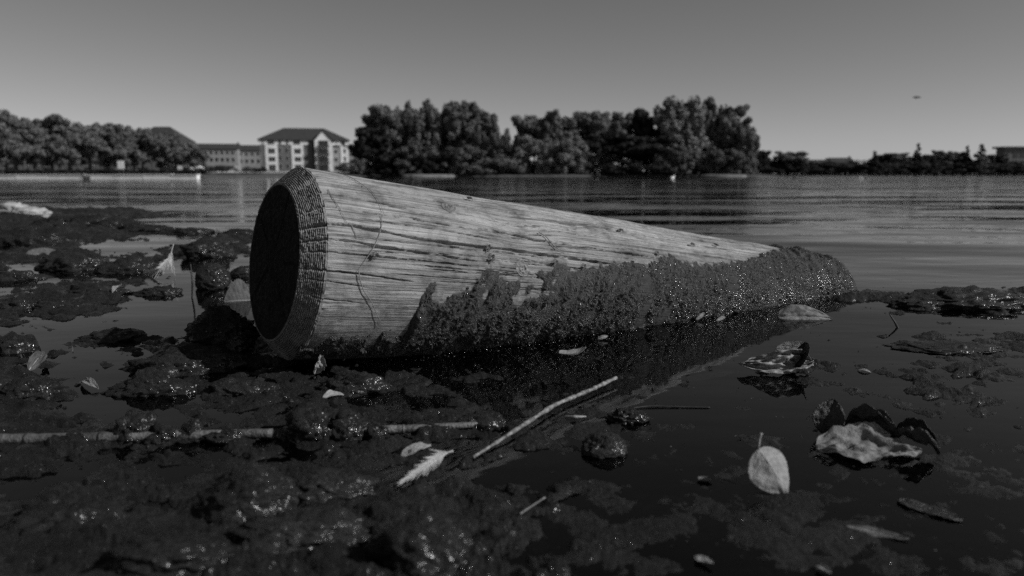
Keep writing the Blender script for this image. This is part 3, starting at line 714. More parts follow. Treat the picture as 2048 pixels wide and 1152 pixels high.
# ------------------------------------------------------------------ leaves, feathers, sticks
def leaf_material(name, lo, hi, rough=0.6, trans=0.25, scale=60):
    m, nt, out = mat(name); N = NT(nt)
    v = N.n('ShaderNodeAttribute', attribute_name='vein').outputs['Fac']
    n = N.noise(N.coord(), scale, 6, 0.65)
    base = N.ramp(n, [(0.3, lo), (0.5, (lo + hi) / 2), (0.68, hi)])
    mx = N.n('ShaderNodeMix', data_type='RGBA'); N.l(N.math('MULTIPLY', v, 0.55), mx.inputs[0]); N.l(base, mx.inputs[6]); mx.inputs[7].default_value = (hi * 1.25,) * 3 + (1,)
    nb = N.bump(N.noise(N.coord(), 500, 4, 0.6), 0.0015)
    p = N.principled(None, mx.outputs[2], rough, nb, 0.4)
    tl = N.n('ShaderNodeBsdfTranslucent'); N.l(mx.outputs[2], tl.inputs['Color'])
    ms = N.n('ShaderNodeMixShader'); ms.inputs[0].default_value = trans
    N.l(p.outputs[0], ms.inputs[1]); N.l(tl.outputs[0], ms.inputs[2]); N.l(ms.outputs[0], out.inputs['Surface'])
    return m
M['leaf_pale'] = leaf_material('pale_leaf', 0.16, 0.35)
M['leaf_mid'] = leaf_material('brown_leaf', 0.10, 0.26)
M['leaf_dim'] = leaf_material('sodden_leaf', 0.05, 0.13)
M['leaf_dark'] = leaf_material('dark_leaf', 0.015, 0.045, 0.4, 0.05)
M['feather'] = leaf_material('white_feather', 0.38, 0.58, 0.7, 0.3)
M['stalk'] = plain('leaf_stalk', 0.2, 0.34, 80, 0.6)
M['straw'] = plain('wet_reed', 0.02, 0.25, 110, 0.5, 0.5, 0.002, 300, 8)
M['cane'] = plain('muddy_cane', 0.012, 0.15, 34, 0.5, 0.5, 0.003, 200, 8)
M['twig'] = plain('dark_twig', 0.012, 0.03, 60, 0.6)
M['thread'] = plain('dry_root', 0.12, 0.22, 60, 0.8)

def nrm(v): v = np.asarray(v, float); return v / (np.linalg.norm(v) + 1e-12)
def leaf(base, tip, width, face, label, m='leaf_mid', fold=0.35, bow=0.1, curl=0.0, crumple=0.06, serr=0.0, stalk=None, seed=0,
         shape=0.8, twist=0.0, name='leaf', broken=0.0, group=None, nv=48):
    """base/tip: the two ends of the midrib, face: direction the upper side looks; curl rolls the rim, twist turns it along its length"""
    base, tip = np.asarray(base, float), np.asarray(tip, float)
    ax = tip - base; L = np.linalg.norm(ax); ax = ax / L
    fn = nrm(np.asarray(face, float) - ax * np.dot(face, ax)); sd = np.cross(ax, fn)
    s = np.linspace(0, 1, nv)[:, None]; t = np.linspace(-1, 1, 33)[None]
    hw = width * 0.5 * np.sin(math.pi * np.clip(s, 0, 1) ** shape) ** 0.75
    hw = hw * (1 + serr * (np.abs((s * 15) % 1 - 0.5) * 2 - 0.5) * np.abs(t) ** 4) + 0.0004
    hw = hw * (1 + broken * fbm(s * 5 + seed, np.sign(t) * 3 + 0 * s, o=3, s=seed))
    tw = twist * (s - 0.3)
    cs, sn = np.cos(tw), np.sin(tw)
    q = t * hw
    a_ = curl * np.abs(t) ** 1.5
    across = q * np.cos(a_); lift = fold * np.abs(q) + np.abs(q) * np.sin(a_) + L * bow * np.sin(math.pi * s)
    lift = lift + L * crumple * fbm(s * 4.5 + seed * 3, t * 2.2 + seed, o=3, s=seed + 11) + L * crumple * 0.35 * fbm(s * 13, t * 6 + seed, o=2, s=seed + 13)
    vein = np.exp(-(t / 0.05) ** 2) + 0.7 * np.exp(-(((s * 8 - np.abs(t) * 1.6) % 1 - 0.5) / 0.09) ** 2) * (np.abs(t) < 0.95)
    lift = lift - 0.0006 * vein * L / 0.06
    P = base + ax * (s * L)[..., None] + sd * (across * cs - (lift) * sn * 1.0)[..., None] + fn * (across * sn + lift * cs)[..., None]
    root = thing(name, base, label, 'feather' if name == 'feather' else 'leaf', group)
    V = (P - base).reshape(-1, 3)
    me = mesh_np('blade', V, grid_faces(nv, 33), True, {'vein': ('FLOAT', np.clip(vein, 0, 1))})
    o = obj('blade', me, M[m], root); md = o.modifiers.new('thickness', 'SOLIDIFY'); md.thickness = 0.00035; md.offset = 0
    mid = P[:, 16] - base
    b = MB(); b.tube([p for p in mid[::3]], [0.0010 * (1 - 0.7 * i / 15) for i in range(len(mid[::3]))], 6)
    b.build('midrib', M['stalk'] if m != 'leaf_dark' else M[m], root)
    if stalk is not None:
        st = np.asarray(stalk, float) - base; b = MB()
        b.tube([tuple(st * k_ + np.array([0, 0, 0.003]) * math.sin(math.pi * k_)) for k_ in (1, 0.8, 0.6, 0.4, 0.2, 0)], [0.0022, 0.0015, 0.0013, 0.0012, 0.0011, 0.001], 8)
        b.build('stalk', M['stalk'], root)
    return root
CAMV = np.array([0.0, -1.0, 0.25])
# pale leaf standing on its tip in the near right water
p1 = at(1574, 989, 0.001); b1 = atY(1517, 898, p1[1] + 0.015)
leaf(b1, p1, 0.052, CAMV + np.array([0.25, 0, 0.35]), 'pale oval leaf standing on its tip with its stalk up, in the near shallows', 'leaf_pale', fold=-0.35, bow=0.06, crumple=0.03, seed=1, shape=0.78,
     stalk=atY(1522, 866, p1[1] + 0.018), serr=0.04)
# curled leaf
yc = at(1550, 745)[1]
leaf(atY(1622, 724, yc + 0.015), atY(1480, 728, yc), 0.048, (0.85, -0.75, 0.4), 'crinkled pale leaf lying on its side on the water', 'leaf_pale', fold=0.25, bow=0.05, curl=0.5, crumple=0.15, seed=2, shape=0.75, twist=0.5, serr=0.05)
leaf(at(1584, 748, -0.004), atY(1610, 684, yc + 0.035), 0.066, (-0.75, -0.66, 0.15), 'upright leaf lobe behind the crinkled pale leaf, its shaded side coloured black', 'leaf_dark', fold=0.35, bow=0.08, curl=0.4, crumple=0.05, seed=3, serr=0.08, shape=0.85)  # dark leaf colour puts the lobe's shade into the blade
# heap of three leaves
b3 = at(1650, 872, 0.0)
leaf(b3, atY(1668, 797, b3[1] + 0.01), 0.040, (-0.55, -0.9, 0.1), 'dark leaf standing upright at the back of the leaf heap', 'leaf_dark', fold=0.3, bow=0.05, crumple=0.04, seed=4, serr=0.05, shape=0.9)
b3b = at(1632, 892, 0.004)
leaf(b3b, at(1842, 906, 0.004), 0.066, (0.2, -0.35, 0.9), 'broad crumpled grey leaf lying in front of the leaf heap', 'leaf_mid', fold=0.12, bow=0.02, curl=0.15, crumple=0.075, seed=5, shape=0.7, broken=0.45)
leaf(at(1780, 878, 0.006), at(1880, 905, 0.003), 0.036, (-0.2, -0.3, 0.9), 'shrivelled dark leaf at the outer end of the leaf heap', 'leaf_dark', fold=0.6, bow=0.2, curl=1.2, crumple=0.16, seed=6, broken=0.3)
leaf(at(1690, 845, 0.012), at(1800, 868, 0.016), 0.034, (0.0, 0.5, 0.9), 'dark folded leaf on top of the leaf heap', 'leaf_dark', fold=0.5, bow=0.12, curl=0.6, crumple=0.1, seed=7)
# leaf at the log's sunken end
leaf(at(1556, 634, 0.004), at(1664, 637, 0.002), 0.060, (0.1, -0.9, 0.55), 'smooth grey leaf floating by the weedy end of the log', 'leaf_mid', fold=0.1, bow=0.06, crumple=0.03, seed=8, shape=0.62, nv=40)
leaf(at(505, 600, 0.0), at(448, 603, 0.002) + np.array([0, 0, 0.0]), 0.12, (0.2, -0.9, 0.3), 'ribbed grey leaf standing in the pool behind the sawn end of the log', 'leaf_dim', fold=0.1, bow=0.05, crumple=0.02, seed=9, serr=0.10, shape=0.9)
leaf(at(52, 508, 0.02), at(132, 508, 0.01), 0.055, (0.0, -0.9, 0.45), 'toothed leaf lying edge on upon a dark stone at the far left pool', 'leaf_dim', fold=0.1, bow=0.0, crumple=0.02, seed=10, serr=0.12)
leaf(on_mud(163, 768, 0.004), on_mud(197, 782, 0.004), 0.014, (0.1, -0.4, 0.9), 'small pale leaf scrap on the weed above the cane', 'leaf_pale', seed=11, crumple=0.04, nv=24)
leaf(on_mud(645, 800, 0.003), on_mud(688, 795, 0.004), 0.016, (0.0, -0.5, 0.9), 'pale leaf scrap in front of the glistening weed hump', 'leaf_pale', seed=12, crumple=0.05, broken=0.3, nv=24)
b9 = on_mud(628, 750, 0.002)
leaf(b9, atY(642, 708, b9[1] + 0.01), 0.022, (0.6, -0.8, 0.2), 'crumpled upright leaf at the foot of the sawn rim', 'leaf_pale', fold=0.5, curl=0.8, crumple=0.14, seed=13, broken=0.4)
leaf(on_mud(802, 918, 0.003), on_mud(862, 898, 0.005), 0.013, (0.0, -0.5, 0.85), 'small torn leaf just beyond the near feather', 'leaf_pale', fold=0.4, crumple=0.06, seed=14, nv=28)
leaf(on_mud(1118, 712, 0.006), on_mud(1172, 706, 0.012), 0.024, (-0.1, -0.3, 0.95), 'cup shaped leaf floating beside the middle of the log', 'leaf_mid', fold=0.3, bow=-0.2, curl=0.3, crumple=0.03, seed=15, nv=28)
leaf(on_mud(55, 745, 0.0), on_mud(90, 720, 0.012), 0.022, (0.5, -0.7, 0.4), 'upright leaf blade in the weed near the left picture edge', 'leaf_dim', fold=0.4, crumple=0.05, seed=16, nv=28)
leaf(at(1690, 1052, 0.002), at(1818, 1078, 0.002), 0.012, (0.1, -0.4, 0.9), 'long narrow leaf lying in the dark water low on the right', 'leaf_dim', fold=0.05, bow=0.0, crumple=0.02, seed=17, nv=36, broken=0.4)
leaf(at(1795, 1000, 0.002), at(1925, 1040, 0.002), 0.024, (0.2, -0.3, 0.9), 'dark rotting leaf awash near the lower right corner', 'leaf_dark', fold=0.05, bow=0.0, crumple=0.035, seed=18, broken=0.5, nv=36)
leaf(at(1390, 1112, 0.003), at(1426, 1126, 0.005), 0.009, (0.1, -0.3, 0.9), 'tiny pale leaf scrap near the lower edge, right of centre', 'leaf_pale', fold=0.1, bow=0.0, crumple=0.06, seed=19, broken=0.3, nv=24)
leaf(at(1632, 1132, 0.003), at(1662, 1146, 0.003), 0.007, (0.1, -0.3, 0.9), 'pale curled scrap touching the lower edge right of the tiny leaf scrap', 'leaf_mid', bow=0.0, curl=0.3, crumple=0.06, seed=21, nv=24)
leaf(at(1350, 762, -0.002), at(1470, 744, -0.002), 0.034, (0, 0, 1), 'drowned leaf just under the surface before the crinkled leaf', 'leaf_mid', crumple=0.008, bow=0.0, seed=22, fold=0.0, nv=36)
leaf(at(1395, 955, 0.003), at(1425, 960, 0.003), 0.014, (0, 0, 1), 'faint drowned leaf to the left of the standing pale leaf', 'leaf_dim', crumple=0.02, bow=0.0, seed=23, fold=0.0, nv=30)
leaf(at(1715, 741, 0.001), at(1742, 745, 0.001), 0.008, (0, -0.2, 1), 'tiny white petal floating beyond the leaf heap', 'leaf_pale', crumple=0.02, seed=24, nv=20)
leaf(at(1748, 838, 0.001), at(1764, 842, 0.001), 0.006, (0, -0.2, 1), 'tiny white petal floating right above the leaf heap', 'leaf_pale', crumple=0.02, seed=25, nv=20)
leaf(on_mud(225, 588, 0.006), on_mud(250, 583, 0.010), 0.020, (0, -0.5, 0.9), 'white chip of leaf among the weed before the pools', 'leaf_pale', crumple=0.05, seed=26, nv=20)
leaf(on_mud(140, 530, 0.02), on_mud(160, 527, 0.03), 0.025, (0.2, -0.6, 0.8), 'pale scrap shining on the flat dark stone', 'leaf_pale', crumple=0.05, seed=27, nv=20)
leaf(at(1392, 640, 0.004), atY(1408, 625, at(1392, 640)[1] + 0.01), 0.008, (0.2, -0.9, 0.4), 'small pale leaf upright at the weedy waterline of the log', 'leaf_mid', crumple=0.06, seed=28, nv=20)
leaf(at(1432, 642, 0.004), at(1450, 634, 0.006), 0.008, (0.2, -0.8, 0.5), 'small pale leaf lying at the weedy waterline of the log', 'leaf_mid', crumple=0.06, seed=29, nv=20)
leaf(at(1195, 678, 0.003), at(1216, 672, 0.008), 0.008, (0.2, -0.8, 0.5), 'pale flake floating at the waterline near the middle of the log', 'leaf_mid', crumple=0.06, seed=30, nv=20)
stone(1915, 702, 150, 9, 'long black strip on the open water, a dark reflection shaped as a ridge', 'reflection_ridge', seed=90, rough=0.2, sink=0.4, cat='weed', drops=0)  # low ridge added in place of a dark reflection on the water

def feather(path, wl_, wr_, label, up, quill):
    """shaft along path (tip of vane first, quill last); barbs as slim vanes either side"""
    P = np.array(path, float); n = len(P); origin = P[0].copy()
    ts = np.linspace(0, 1, 70); Q = np.stack([np.interp(ts, np.linspace(0, 1, n), P[:, k]) for k in range(3)], 1)
    for _ in range(6): Q[1:-1] = (Q[:-2] + Q[1:-1] * 2 + Q[2:]) / 4
    root = thing('feather', origin, label, 'feather')
    b = MB(); b.tube([q - origin for q in Q[::3]], [0.0005 + 0.0011 * t for t in ts[::3]], 6); b.build('shaft', M['feather'], root)
    V, Fc = [], []
    for i in range(1, 69):
        t = ts[i]
        if t > quill: break
        tan = nrm(Q[i + 1] - Q[i - 1]); sd = nrm(np.cross(tan, up)); un = np.cross(sd, tan)
        env = (0.35 + 0.65 * min(1, t * 2.2)) * min(1, (quill - t) * 8 + 0.45)
        for sgn, wd in ((1, wl_), (-1, wr_)):
            ln = wd * env * (0.55 + 0.75 * random.random())
            st = 0.0012 * max(1.0, (np.linalg.norm(Q[-1] - Q[0]) / 0.07) ** 1.5)
            d1 = sd * sgn * (0.30 + 0.35 * t) - tan * 0.9
            pts = [Q[i] + d1 * ln * k_ - tan * ln * 0.25 * k_ * k_ + un * (0.15 * ln * k_ * k_ + random.uniform(-0.0003, 0.0003)) for k_ in (0, 0.35, 0.7, 1.0)]
            o0 = len(V)
            for k_, p_ in enumerate(pts):
                h_ = st * (1.0 - 0.25 * k_ if k_ < 3 else 0.15)
                V += [p_ - tan * h_ - origin, p_ + tan * h_ - origin]
            Fc += [(o0 + 2*k_, o0 + 2*k_ + 1, o0 + 2*k_ + 3, o0 + 2*k_ + 2) for k_ in range(3)]
    me = mesh_np('vane', np.array(V), np.array(Fc), True, {'vein': ('FLOAT', np.zeros(len(V)))})
    o = obj('vane', me, M['feather'], root); md = o.modifiers.new('thickness', 'SOLIDIFY'); md.thickness = 0.0003
    return root
f0 = on_mud(800, 972, 0.004); f1 = on_mud(850, 945, 0.006); f2 = on_mud(890, 925, 0.012)
f3 = atY(906, 902, f2[1] + 0.004)
feather([f0, f1, f2, f3], 0.020, 0.017, 'small white downy feather lying on the near mud with its quill up', (0.1, -0.6, 0.8), 0.82)
g0 = at(288, 545, 0.008); g1 = at(320, 537, 0.03); g2 = atY(340, 515, g0[1] + 0.02); g3 = atY(347, 488, g0[1] + 0.04)
feather([g0, g1, g2, g3], 0.05, 0.02, 'white feather standing curved above the far left pools', (0.2, -0.9, 0.3), 0.80)

def stick(pts, radii, label, name, m, cat, nodes=(), n=10, wob=0.0):
    pts = np.array(pts, float); k_ = len(pts); ts = np.linspace(0, 1, 60)
    Q = np.stack([np.interp(ts, np.linspace(0, 1, k_), pts[:, c]) for c in range(3)], 1)
    for _ in range(8): Q[1:-1] = (Q[:-2] + Q[1:-1] * 2 + Q[2:]) / 4
    rr_ = np.interp(ts, np.linspace(0, 1, len(radii)), radii) * (1 + wob * fbm(ts * 30, ts * 0 + radii[0] * 900, o=3, s=77))
    for nd in nodes: rr_ = rr_ * (1 + 0.13 * np.exp(-((ts - nd) / 0.012) ** 2) - 0.12 * np.exp(-((ts - nd - 0.02) / 0.008) ** 2))
    root = thing(name, Q[0], label, cat)
    b = MB(); b.tube(Q - Q[0], list(rr_), n); b.build('stem', M[m], root)
    for nd in nodes:
        i = int(nd * 59); b = MB(); b.tube([Q[i] - Q[0], Q[min(i + 1, 59)] - Q[0]], [rr_[i] * 1.06, rr_[i] * 1.02], n); b.build('node_ring', M[m], root)
    return root
stick([on_mud(946, 918, 0.002), on_mud(1030, 868, 0.005), on_mud(1110, 818, 0.007), on_mud(1180, 790, 0.008), on_mud(1232, 767, 0.010)], [0.0022, 0.0028, 0.0034, 0.0034, 0.0034],
      'thin broken reed lying slantwise from the near feather towards the log', 'reed', 'straw', 'reed', nodes=(0.35, 0.62), wob=0.45)
zc = lambda px, py, l=0.006: on_mud(px, py, l)
def cz(px, py, z): return at(px, py, z)
stick([cz(-120, 880, 0.008), cz(120, 877, 0.008), cz(330, 872, 0.008), cz(545, 866, 0.008)], [0.0068, 0.0070, 0.0066, 0.0062],
      'thick muddy cane lying across the left foreground', 'cane', 'cane', 'cane', nodes=(0.25, 0.47, 0.7), n=16, wob=0.10)
stick([cz(715, 862, 0.008), cz(830, 857, 0.008), cz(1005, 846, 0.006)], [0.006, 0.0055, 0.004],
      'thinner muddy cane continuing the line of the thick cane', 'cane', 'cane', 'cane', nodes=(0.4,), n=14, wob=0.16)
for i_, (px, py, w_, h_) in enumerate([(265, 886, 70, 44), (380, 884, 50, 30), (615, 880, 110, 48), (690, 880, 80, 46), (960, 856, 90, 26), (150, 892, 40, 22), (445, 884, 70, 24), (320, 886, 60, 26), (865, 866, 70, 20), (750, 876, 60, 30)]):
    stone(px, py, w_, h_, 'wet weed clot ' + ['hanging over the thick cane near its second joint', 'draped on the middle of the thick cane', 'at the broken end of the thick cane', 'between the two canes, full of bright drops', 'over the thin end of the thinner cane', 'dripping from the thick cane at the picture edge', 'smothering the thick cane left of its last joint', 'on the thick cane close to its broken end', 'in the middle of the thinner cane', 'at the near root of the thinner cane'][i_],
          'weed_clot', m='stone', seed=70 + i_, rough=0.3, sink=0.35, sub=4, cat='weed', drops=30)
stick([at(1129, 833, 0.003), at(1150, 834, 0.005), at(1172, 833, 0.003)], [0.0012, 0.0028, 0.0012], 'short pale stick end lying beside the slanting reed', 'stick', 'straw', 'stick')
tw0 = at(1796, 657, -0.002)
stick([tw0, atY(1790, 645, tw0[1]), atY(1779, 628, tw0[1] + 0.01)], [0.0028, 0.0024, 0.0014], 'thin black twig poking bent out of the open water', 'twig', 'twig', 'twig')
stick([at(384, 598, -0.004), atY(385, 565, at(383, 596)[1]), atY(381, 528, at(383, 594)[1])], [0.002, 0.0028, 0.0018], 'dark stem standing beside the rounded wet stone', 'twig', 'twig', 'twig')
tv0 = at(200, 530, 0.0); stick([tv0, atY(200, 498, tv0[1])], [0.004, 0.003], 'short dark stem standing in the far left pool', 'twig', 'twig', 'twig')
stick([on_mud(1090, 1000, 0.003), on_mud(1040, 1035, 0.004)], [0.0010, 0.0009], 'pale blurred straw in the near mud', 'straw', 'straw', 'straw')
stick([on_mud(1160, 668, 0.008), on_mud(1050, 682, 0.012)], [0.0012, 0.0010], 'thin straw lying along the waterline under the log', 'straw', 'straw', 'straw')
stick([at(1420, 815, 0.001), at(1300, 812, 0.002), at(1230, 820, 0.001)], [0.0010, 0.0013, 0.0009], 'dark sodden root line floating beyond the weed lump', 'root', 'twig', 'root')

# things clinging to the log
def lp(px, py, lift):
    u, t = on_log(px, py); return lpos(u, t, lrad(u) + lift)
def thread(pix, r_, label, name='root_thread', m='thread', lift=0.0022):
    pts = [lp(a, b_, lift) for a, b_ in pix]
    o = stick(pts, [r_, r_ * 0.8, r_ * 0.5], label, name, m, 'root'); return o
thread([(676,344),(700,356),(722,370),(745,386),(758,405),(768,432)], 0.0007, 'dry root thread curving over the top of the log')
thread([(762,432),(763,450),(757,472),(745,498),(730,520),(716,540)], 0.0007, 'thin pale root thread hanging down the side of the log')
thread([(716,541),(719,560),(727,582),(742,602),(752,625),(762,645)], 0.0010, 'lower root thread ending at the weed near the sawn rim')
thread([(655,380),(663,395),(680,420),(692,446)], 0.0008, 'short root thread close to the rim of the log')
thread([(702,452),(708,465),(713,477)], 0.0008, 'stub of root thread across the widest crack')
thread([(1076,466),(1090,474),(1103,490),(1115,500),(1130,505)], 0.0011, 'withered stem with a dried flower head lying on the log', 'dried_flower', 'straw', 0.003)
M['fly'] = plain('fly_body', 0.008, 0.02, 200, 0.4, 0.5)
def fly(px, py, ang, label, s=1.0):
    u, t = on_log(px, py); p = lpos(u, t, lrad(u))
    nrm_ = nrm(UX * math.cos(t) + SX * math.sin(t)); tan = nrm(AX * math.cos(ang) + np.cross(nrm_, AX) * math.sin(ang)); sd = np.cross(nrm_, tan)
    root = thing('fly', p, label, 'insect', 'flies on the log')
    B = Matrix((tuple(tan), tuple(sd), tuple(nrm_))).transposed()
    def tr(b): b.v = [tuple(B @ Vector(v)) for v in b.v]; return b
    k_ = 0.0042 * s
    tr(MB().ball((-0.5*k_, 0, k_*0.75), (k_*1.1, k_*0.55, k_*0.5), 10, 8)).build('abdomen', M['fly'], root)
    b = MB().ball((0.7*k_, 0, k_*0.85), (k_*0.6, k_*0.55, k_*0.55), 10, 8).ball((1.4*k_, 0, k_*0.75), (k_*0.38, k_*0.5, k_*0.4), 8, 6); tr(b).build('head_and_thorax', M['fly'], root)
    for sg in (1, -1):
        b = MB(); b.add([(0.6*k_, 0.25*sg*k_, 1.3*k_), (-0.6*k_, 0.95*sg*k_, 1.15*k_), (-2.0*k_, 0.85*sg*k_, 1.0*k_), (-1.6*k_, 0.2*sg*k_, 1.2*k_)], [(0, 1, 2, 3)])
        o = tr(b).build('wing', M['leaf_dark'], root, False); o.modifiers.new('thickness', 'SOLIDIFY').thickness = 0.0002
        for q in (0.9, 0.5, 0.0):
            b = MB(); b.tube([(q*k_, 0.3*sg*k_, 0.7*k_), (q*k_*1.3 - 0.1*k_, 1.0*sg*k_, 0.9*k_), (q*k_*1.6 - 0.3*k_, 1.5*sg*k_, 0)], 0.08*k_, 5); tr(b).build('leg', M['fly'], root)
for px, py, a_, l_ in [(938,399,0.3,'fly near the skyline edge of the log above the dark knot'),(975,496,0.9,'fly sitting in the widest crack of the log'),(981,517,0.8,'large fly just under the widest crack of the log'),(1241,462,0.2,'fly high on the log towards its weedy end'),
        (1313,508,0.7,'fly on the bare wood right above the weed peak'),(1384,490,0.1,'first of two flies close together near the weedy end of the log'),(1431,491,2.6,'second of two flies close together near the weedy end of the log'),(1109,525,0.4,'fly beside the pale ringed knot'),(1166,533,0.6,'fly at the edge of the weed beyond the pale ringed knot'),(748,511,0.4,'dark fly on the wood near the hanging root thread')]:
    fly(px, py, a_, l_, 1.0 if 'large' not in l_ else 1.25)

# ------------------------------------------------------------------ far shore: banks
def zy(py, Y): return float(atY(1024, py, Y)[2])
def xpx(px, Y): return float(atY(px, HORIZON, Y)[0])
M['grass'] = plain('shore_grass', 0.05, 0.10, 0.6, 0.9, 0.1, 0.05, 6)
M['bank'] = plain('pale_shore', 0.10, 0.20, 0.5, 0.9, 0.1)
M['wall_pale'] = plain('pale_masonry', 0.55, 0.75, 1.2, 0.85, 0.2)
def land(name, outline, z, label, m, skirt=1.2, seed=0):
    """low land: an outline with a sloping shore round it"""
    n = len(outline); c = np.mean(outline, 0); V = []; F = []
    for k_, (sc_, zz) in enumerate(((1.0, -0.3), (0.985, 0.05), (0.93, z * 0.75), (0.6, z), (0.02, z))):
        for i, (x, y) in enumerate(outline): V.append((c[0] + (x - c[0]) * sc_, c[1] + (y - c[1]) * sc_, zz + (0.12 * z * math.sin(i * 2.3 + k_) if 1 < k_ < 4 else 0)))
    for k_ in range(4):
        for i in range(n): F.append((k_*n + i, k_*n + (i+1) % n, (k_+1)*n + (i+1) % n, (k_+1)*n + i))
    b = MB(); b.add(V, F); return tag(b.build(name, m), label, kind='structure')
def ellipse(px0, px1, Y0, Y1, n=40, wob=0.06, seed=1):
    Ym = (Y0 + Y1) / 2; x0, x1 = xpx(px0, Ym), xpx(px1, Ym)
    return [((x0+x1)/2 + (x1-x0)/2*math.cos(a)*(1+wob*math.sin(5*a+seed)), Ym + (Y1-Y0)/2*math.sin(a)*(1+wob*math.sin(3*a+seed))) for a in [2*math.pi*i/n for i in range(n)]]
land('island', ellipse(722, 1545, 126, 152), 0.35, 'low wooded island in the lake', M['grass'])
land('hill', [(-260, 168), (-60, 172), (0, 176), (60, 190), (60, 420), (-260, 420)], 1.0, 'grassy far bank below the apartment block', M['grass'])
land('terrain', [(60, 322), (200, 326), (420, 330), (420, 700), (60, 700)], 0.7, 'low far shore on the right', M['grass'])
land('beach', ellipse(1400, 1492, 119, 126), 0.34, 'pale strip of bare shore at the right end of the island', M['bank'])
land('shore', ellipse(800, 908, 119, 126), 0.36, 'pale strip of bare shore on the left part of the island', M['bank'])
# left promenade
pw = thing('promenade_wall', (xpx(0, 57), 57, 0), 'long low pale lakeside wall at the foot of the tree row', 'wall')
def pbox(name, px0, px1, Y0, Y1, z0, z1, m, parent, bev=0.0):
    l = Vector(parent.location) if parent else Vector((0, 0, 0))
    b = MB(); b.box((xpx(px0, Y0) - l.x, Y0 - l.y, z0 - l.z), (xpx(px1, Y0) - l.x, Y1 - l.y, z1 - l.z)); return b.build(name, m, parent, False)
segs = [-420, -260, -130, -40, 30, 95, 160, 225, 285, 340, 394]
for i in range(len(segs) - 1):
    pbox('wall_bay', segs[i] + 0.6, segs[i+1] - 0.6, 57 + 0.02 * (i % 2), 57.6, -0.2, 0.30 + 0.012 * (i % 3), M['wall_pale'], pw)
    pbox('coping', segs[i] + 0.3, segs[i+1] - 0.3, 56.95, 57.7, 0.315 + 0.012 * (i % 3), 0.36 + 0.012 * (i % 3), M['wall_pale'], pw)
land('pavement', [(-140, 57.6), (xpx(394, 57.6), 57.6), (xpx(394, 75), 75), (-20, 160), (-140, 170)], 0.36, 'promenade ground behind the lakeside wall', M['grass'])
# dark hedge, one clipped run
M['hedge'] = plain('hedge_leaf', 0.02, 0.05, 3.0, 0.9, 0.1, 0.06, 12)

# ------------------------------------------------------------------ trees
def foliage_material(name, lo, hi):
    m, nt, out = mat(name); N = NT(nt)
    info = N.n('ShaderNodeObjectInfo')
    a = N.n('ShaderNodeAttribute', attribute_name='tone').outputs['Fac']
    col = N.ramp(a, [(0.0, lo), (1.0, hi)])
    mul = N.n('ShaderNodeMix', data_type='RGBA', blend_type='MULTIPLY'); mul.inputs[0].default_value = 1.0
    N.l(col, mul.inputs[6]); N.l(N.ramp(info.outputs['Random'], [(0.0, 0.8), (1.0, 1.0)]), mul.inputs[7])
    p = N.principled(None, mul.outputs[2], 0.7, None, 0.25)
    tl = N.n('ShaderNodeBsdfTranslucent'); N.l(mul.outputs[2], tl.inputs['Color'])
    ms = N.n('ShaderNodeMixShader'); ms.inputs[0].default_value = 0.2
    N.l(p.outputs[0], ms.inputs[1]); N.l(tl.outputs[0], ms.inputs[2]); N.l(ms.outputs[0], out.inputs['Surface'])
    return m
M['fol_mid'] = foliage_material('leaf_mid_green', 0.08, 0.18)
M['fol_light'] = foliage_material('leaf_silver', 0.13, 0.26)
M['fol_dark'] = foliage_material('leaf_evergreen_shade', 0.015, 0.035)  # evergreens, and island trees whose shadow is put into the leaf colour
M['bark'] = plain('bark', 0.05, 0.10, 6, 0.9, 0.1)
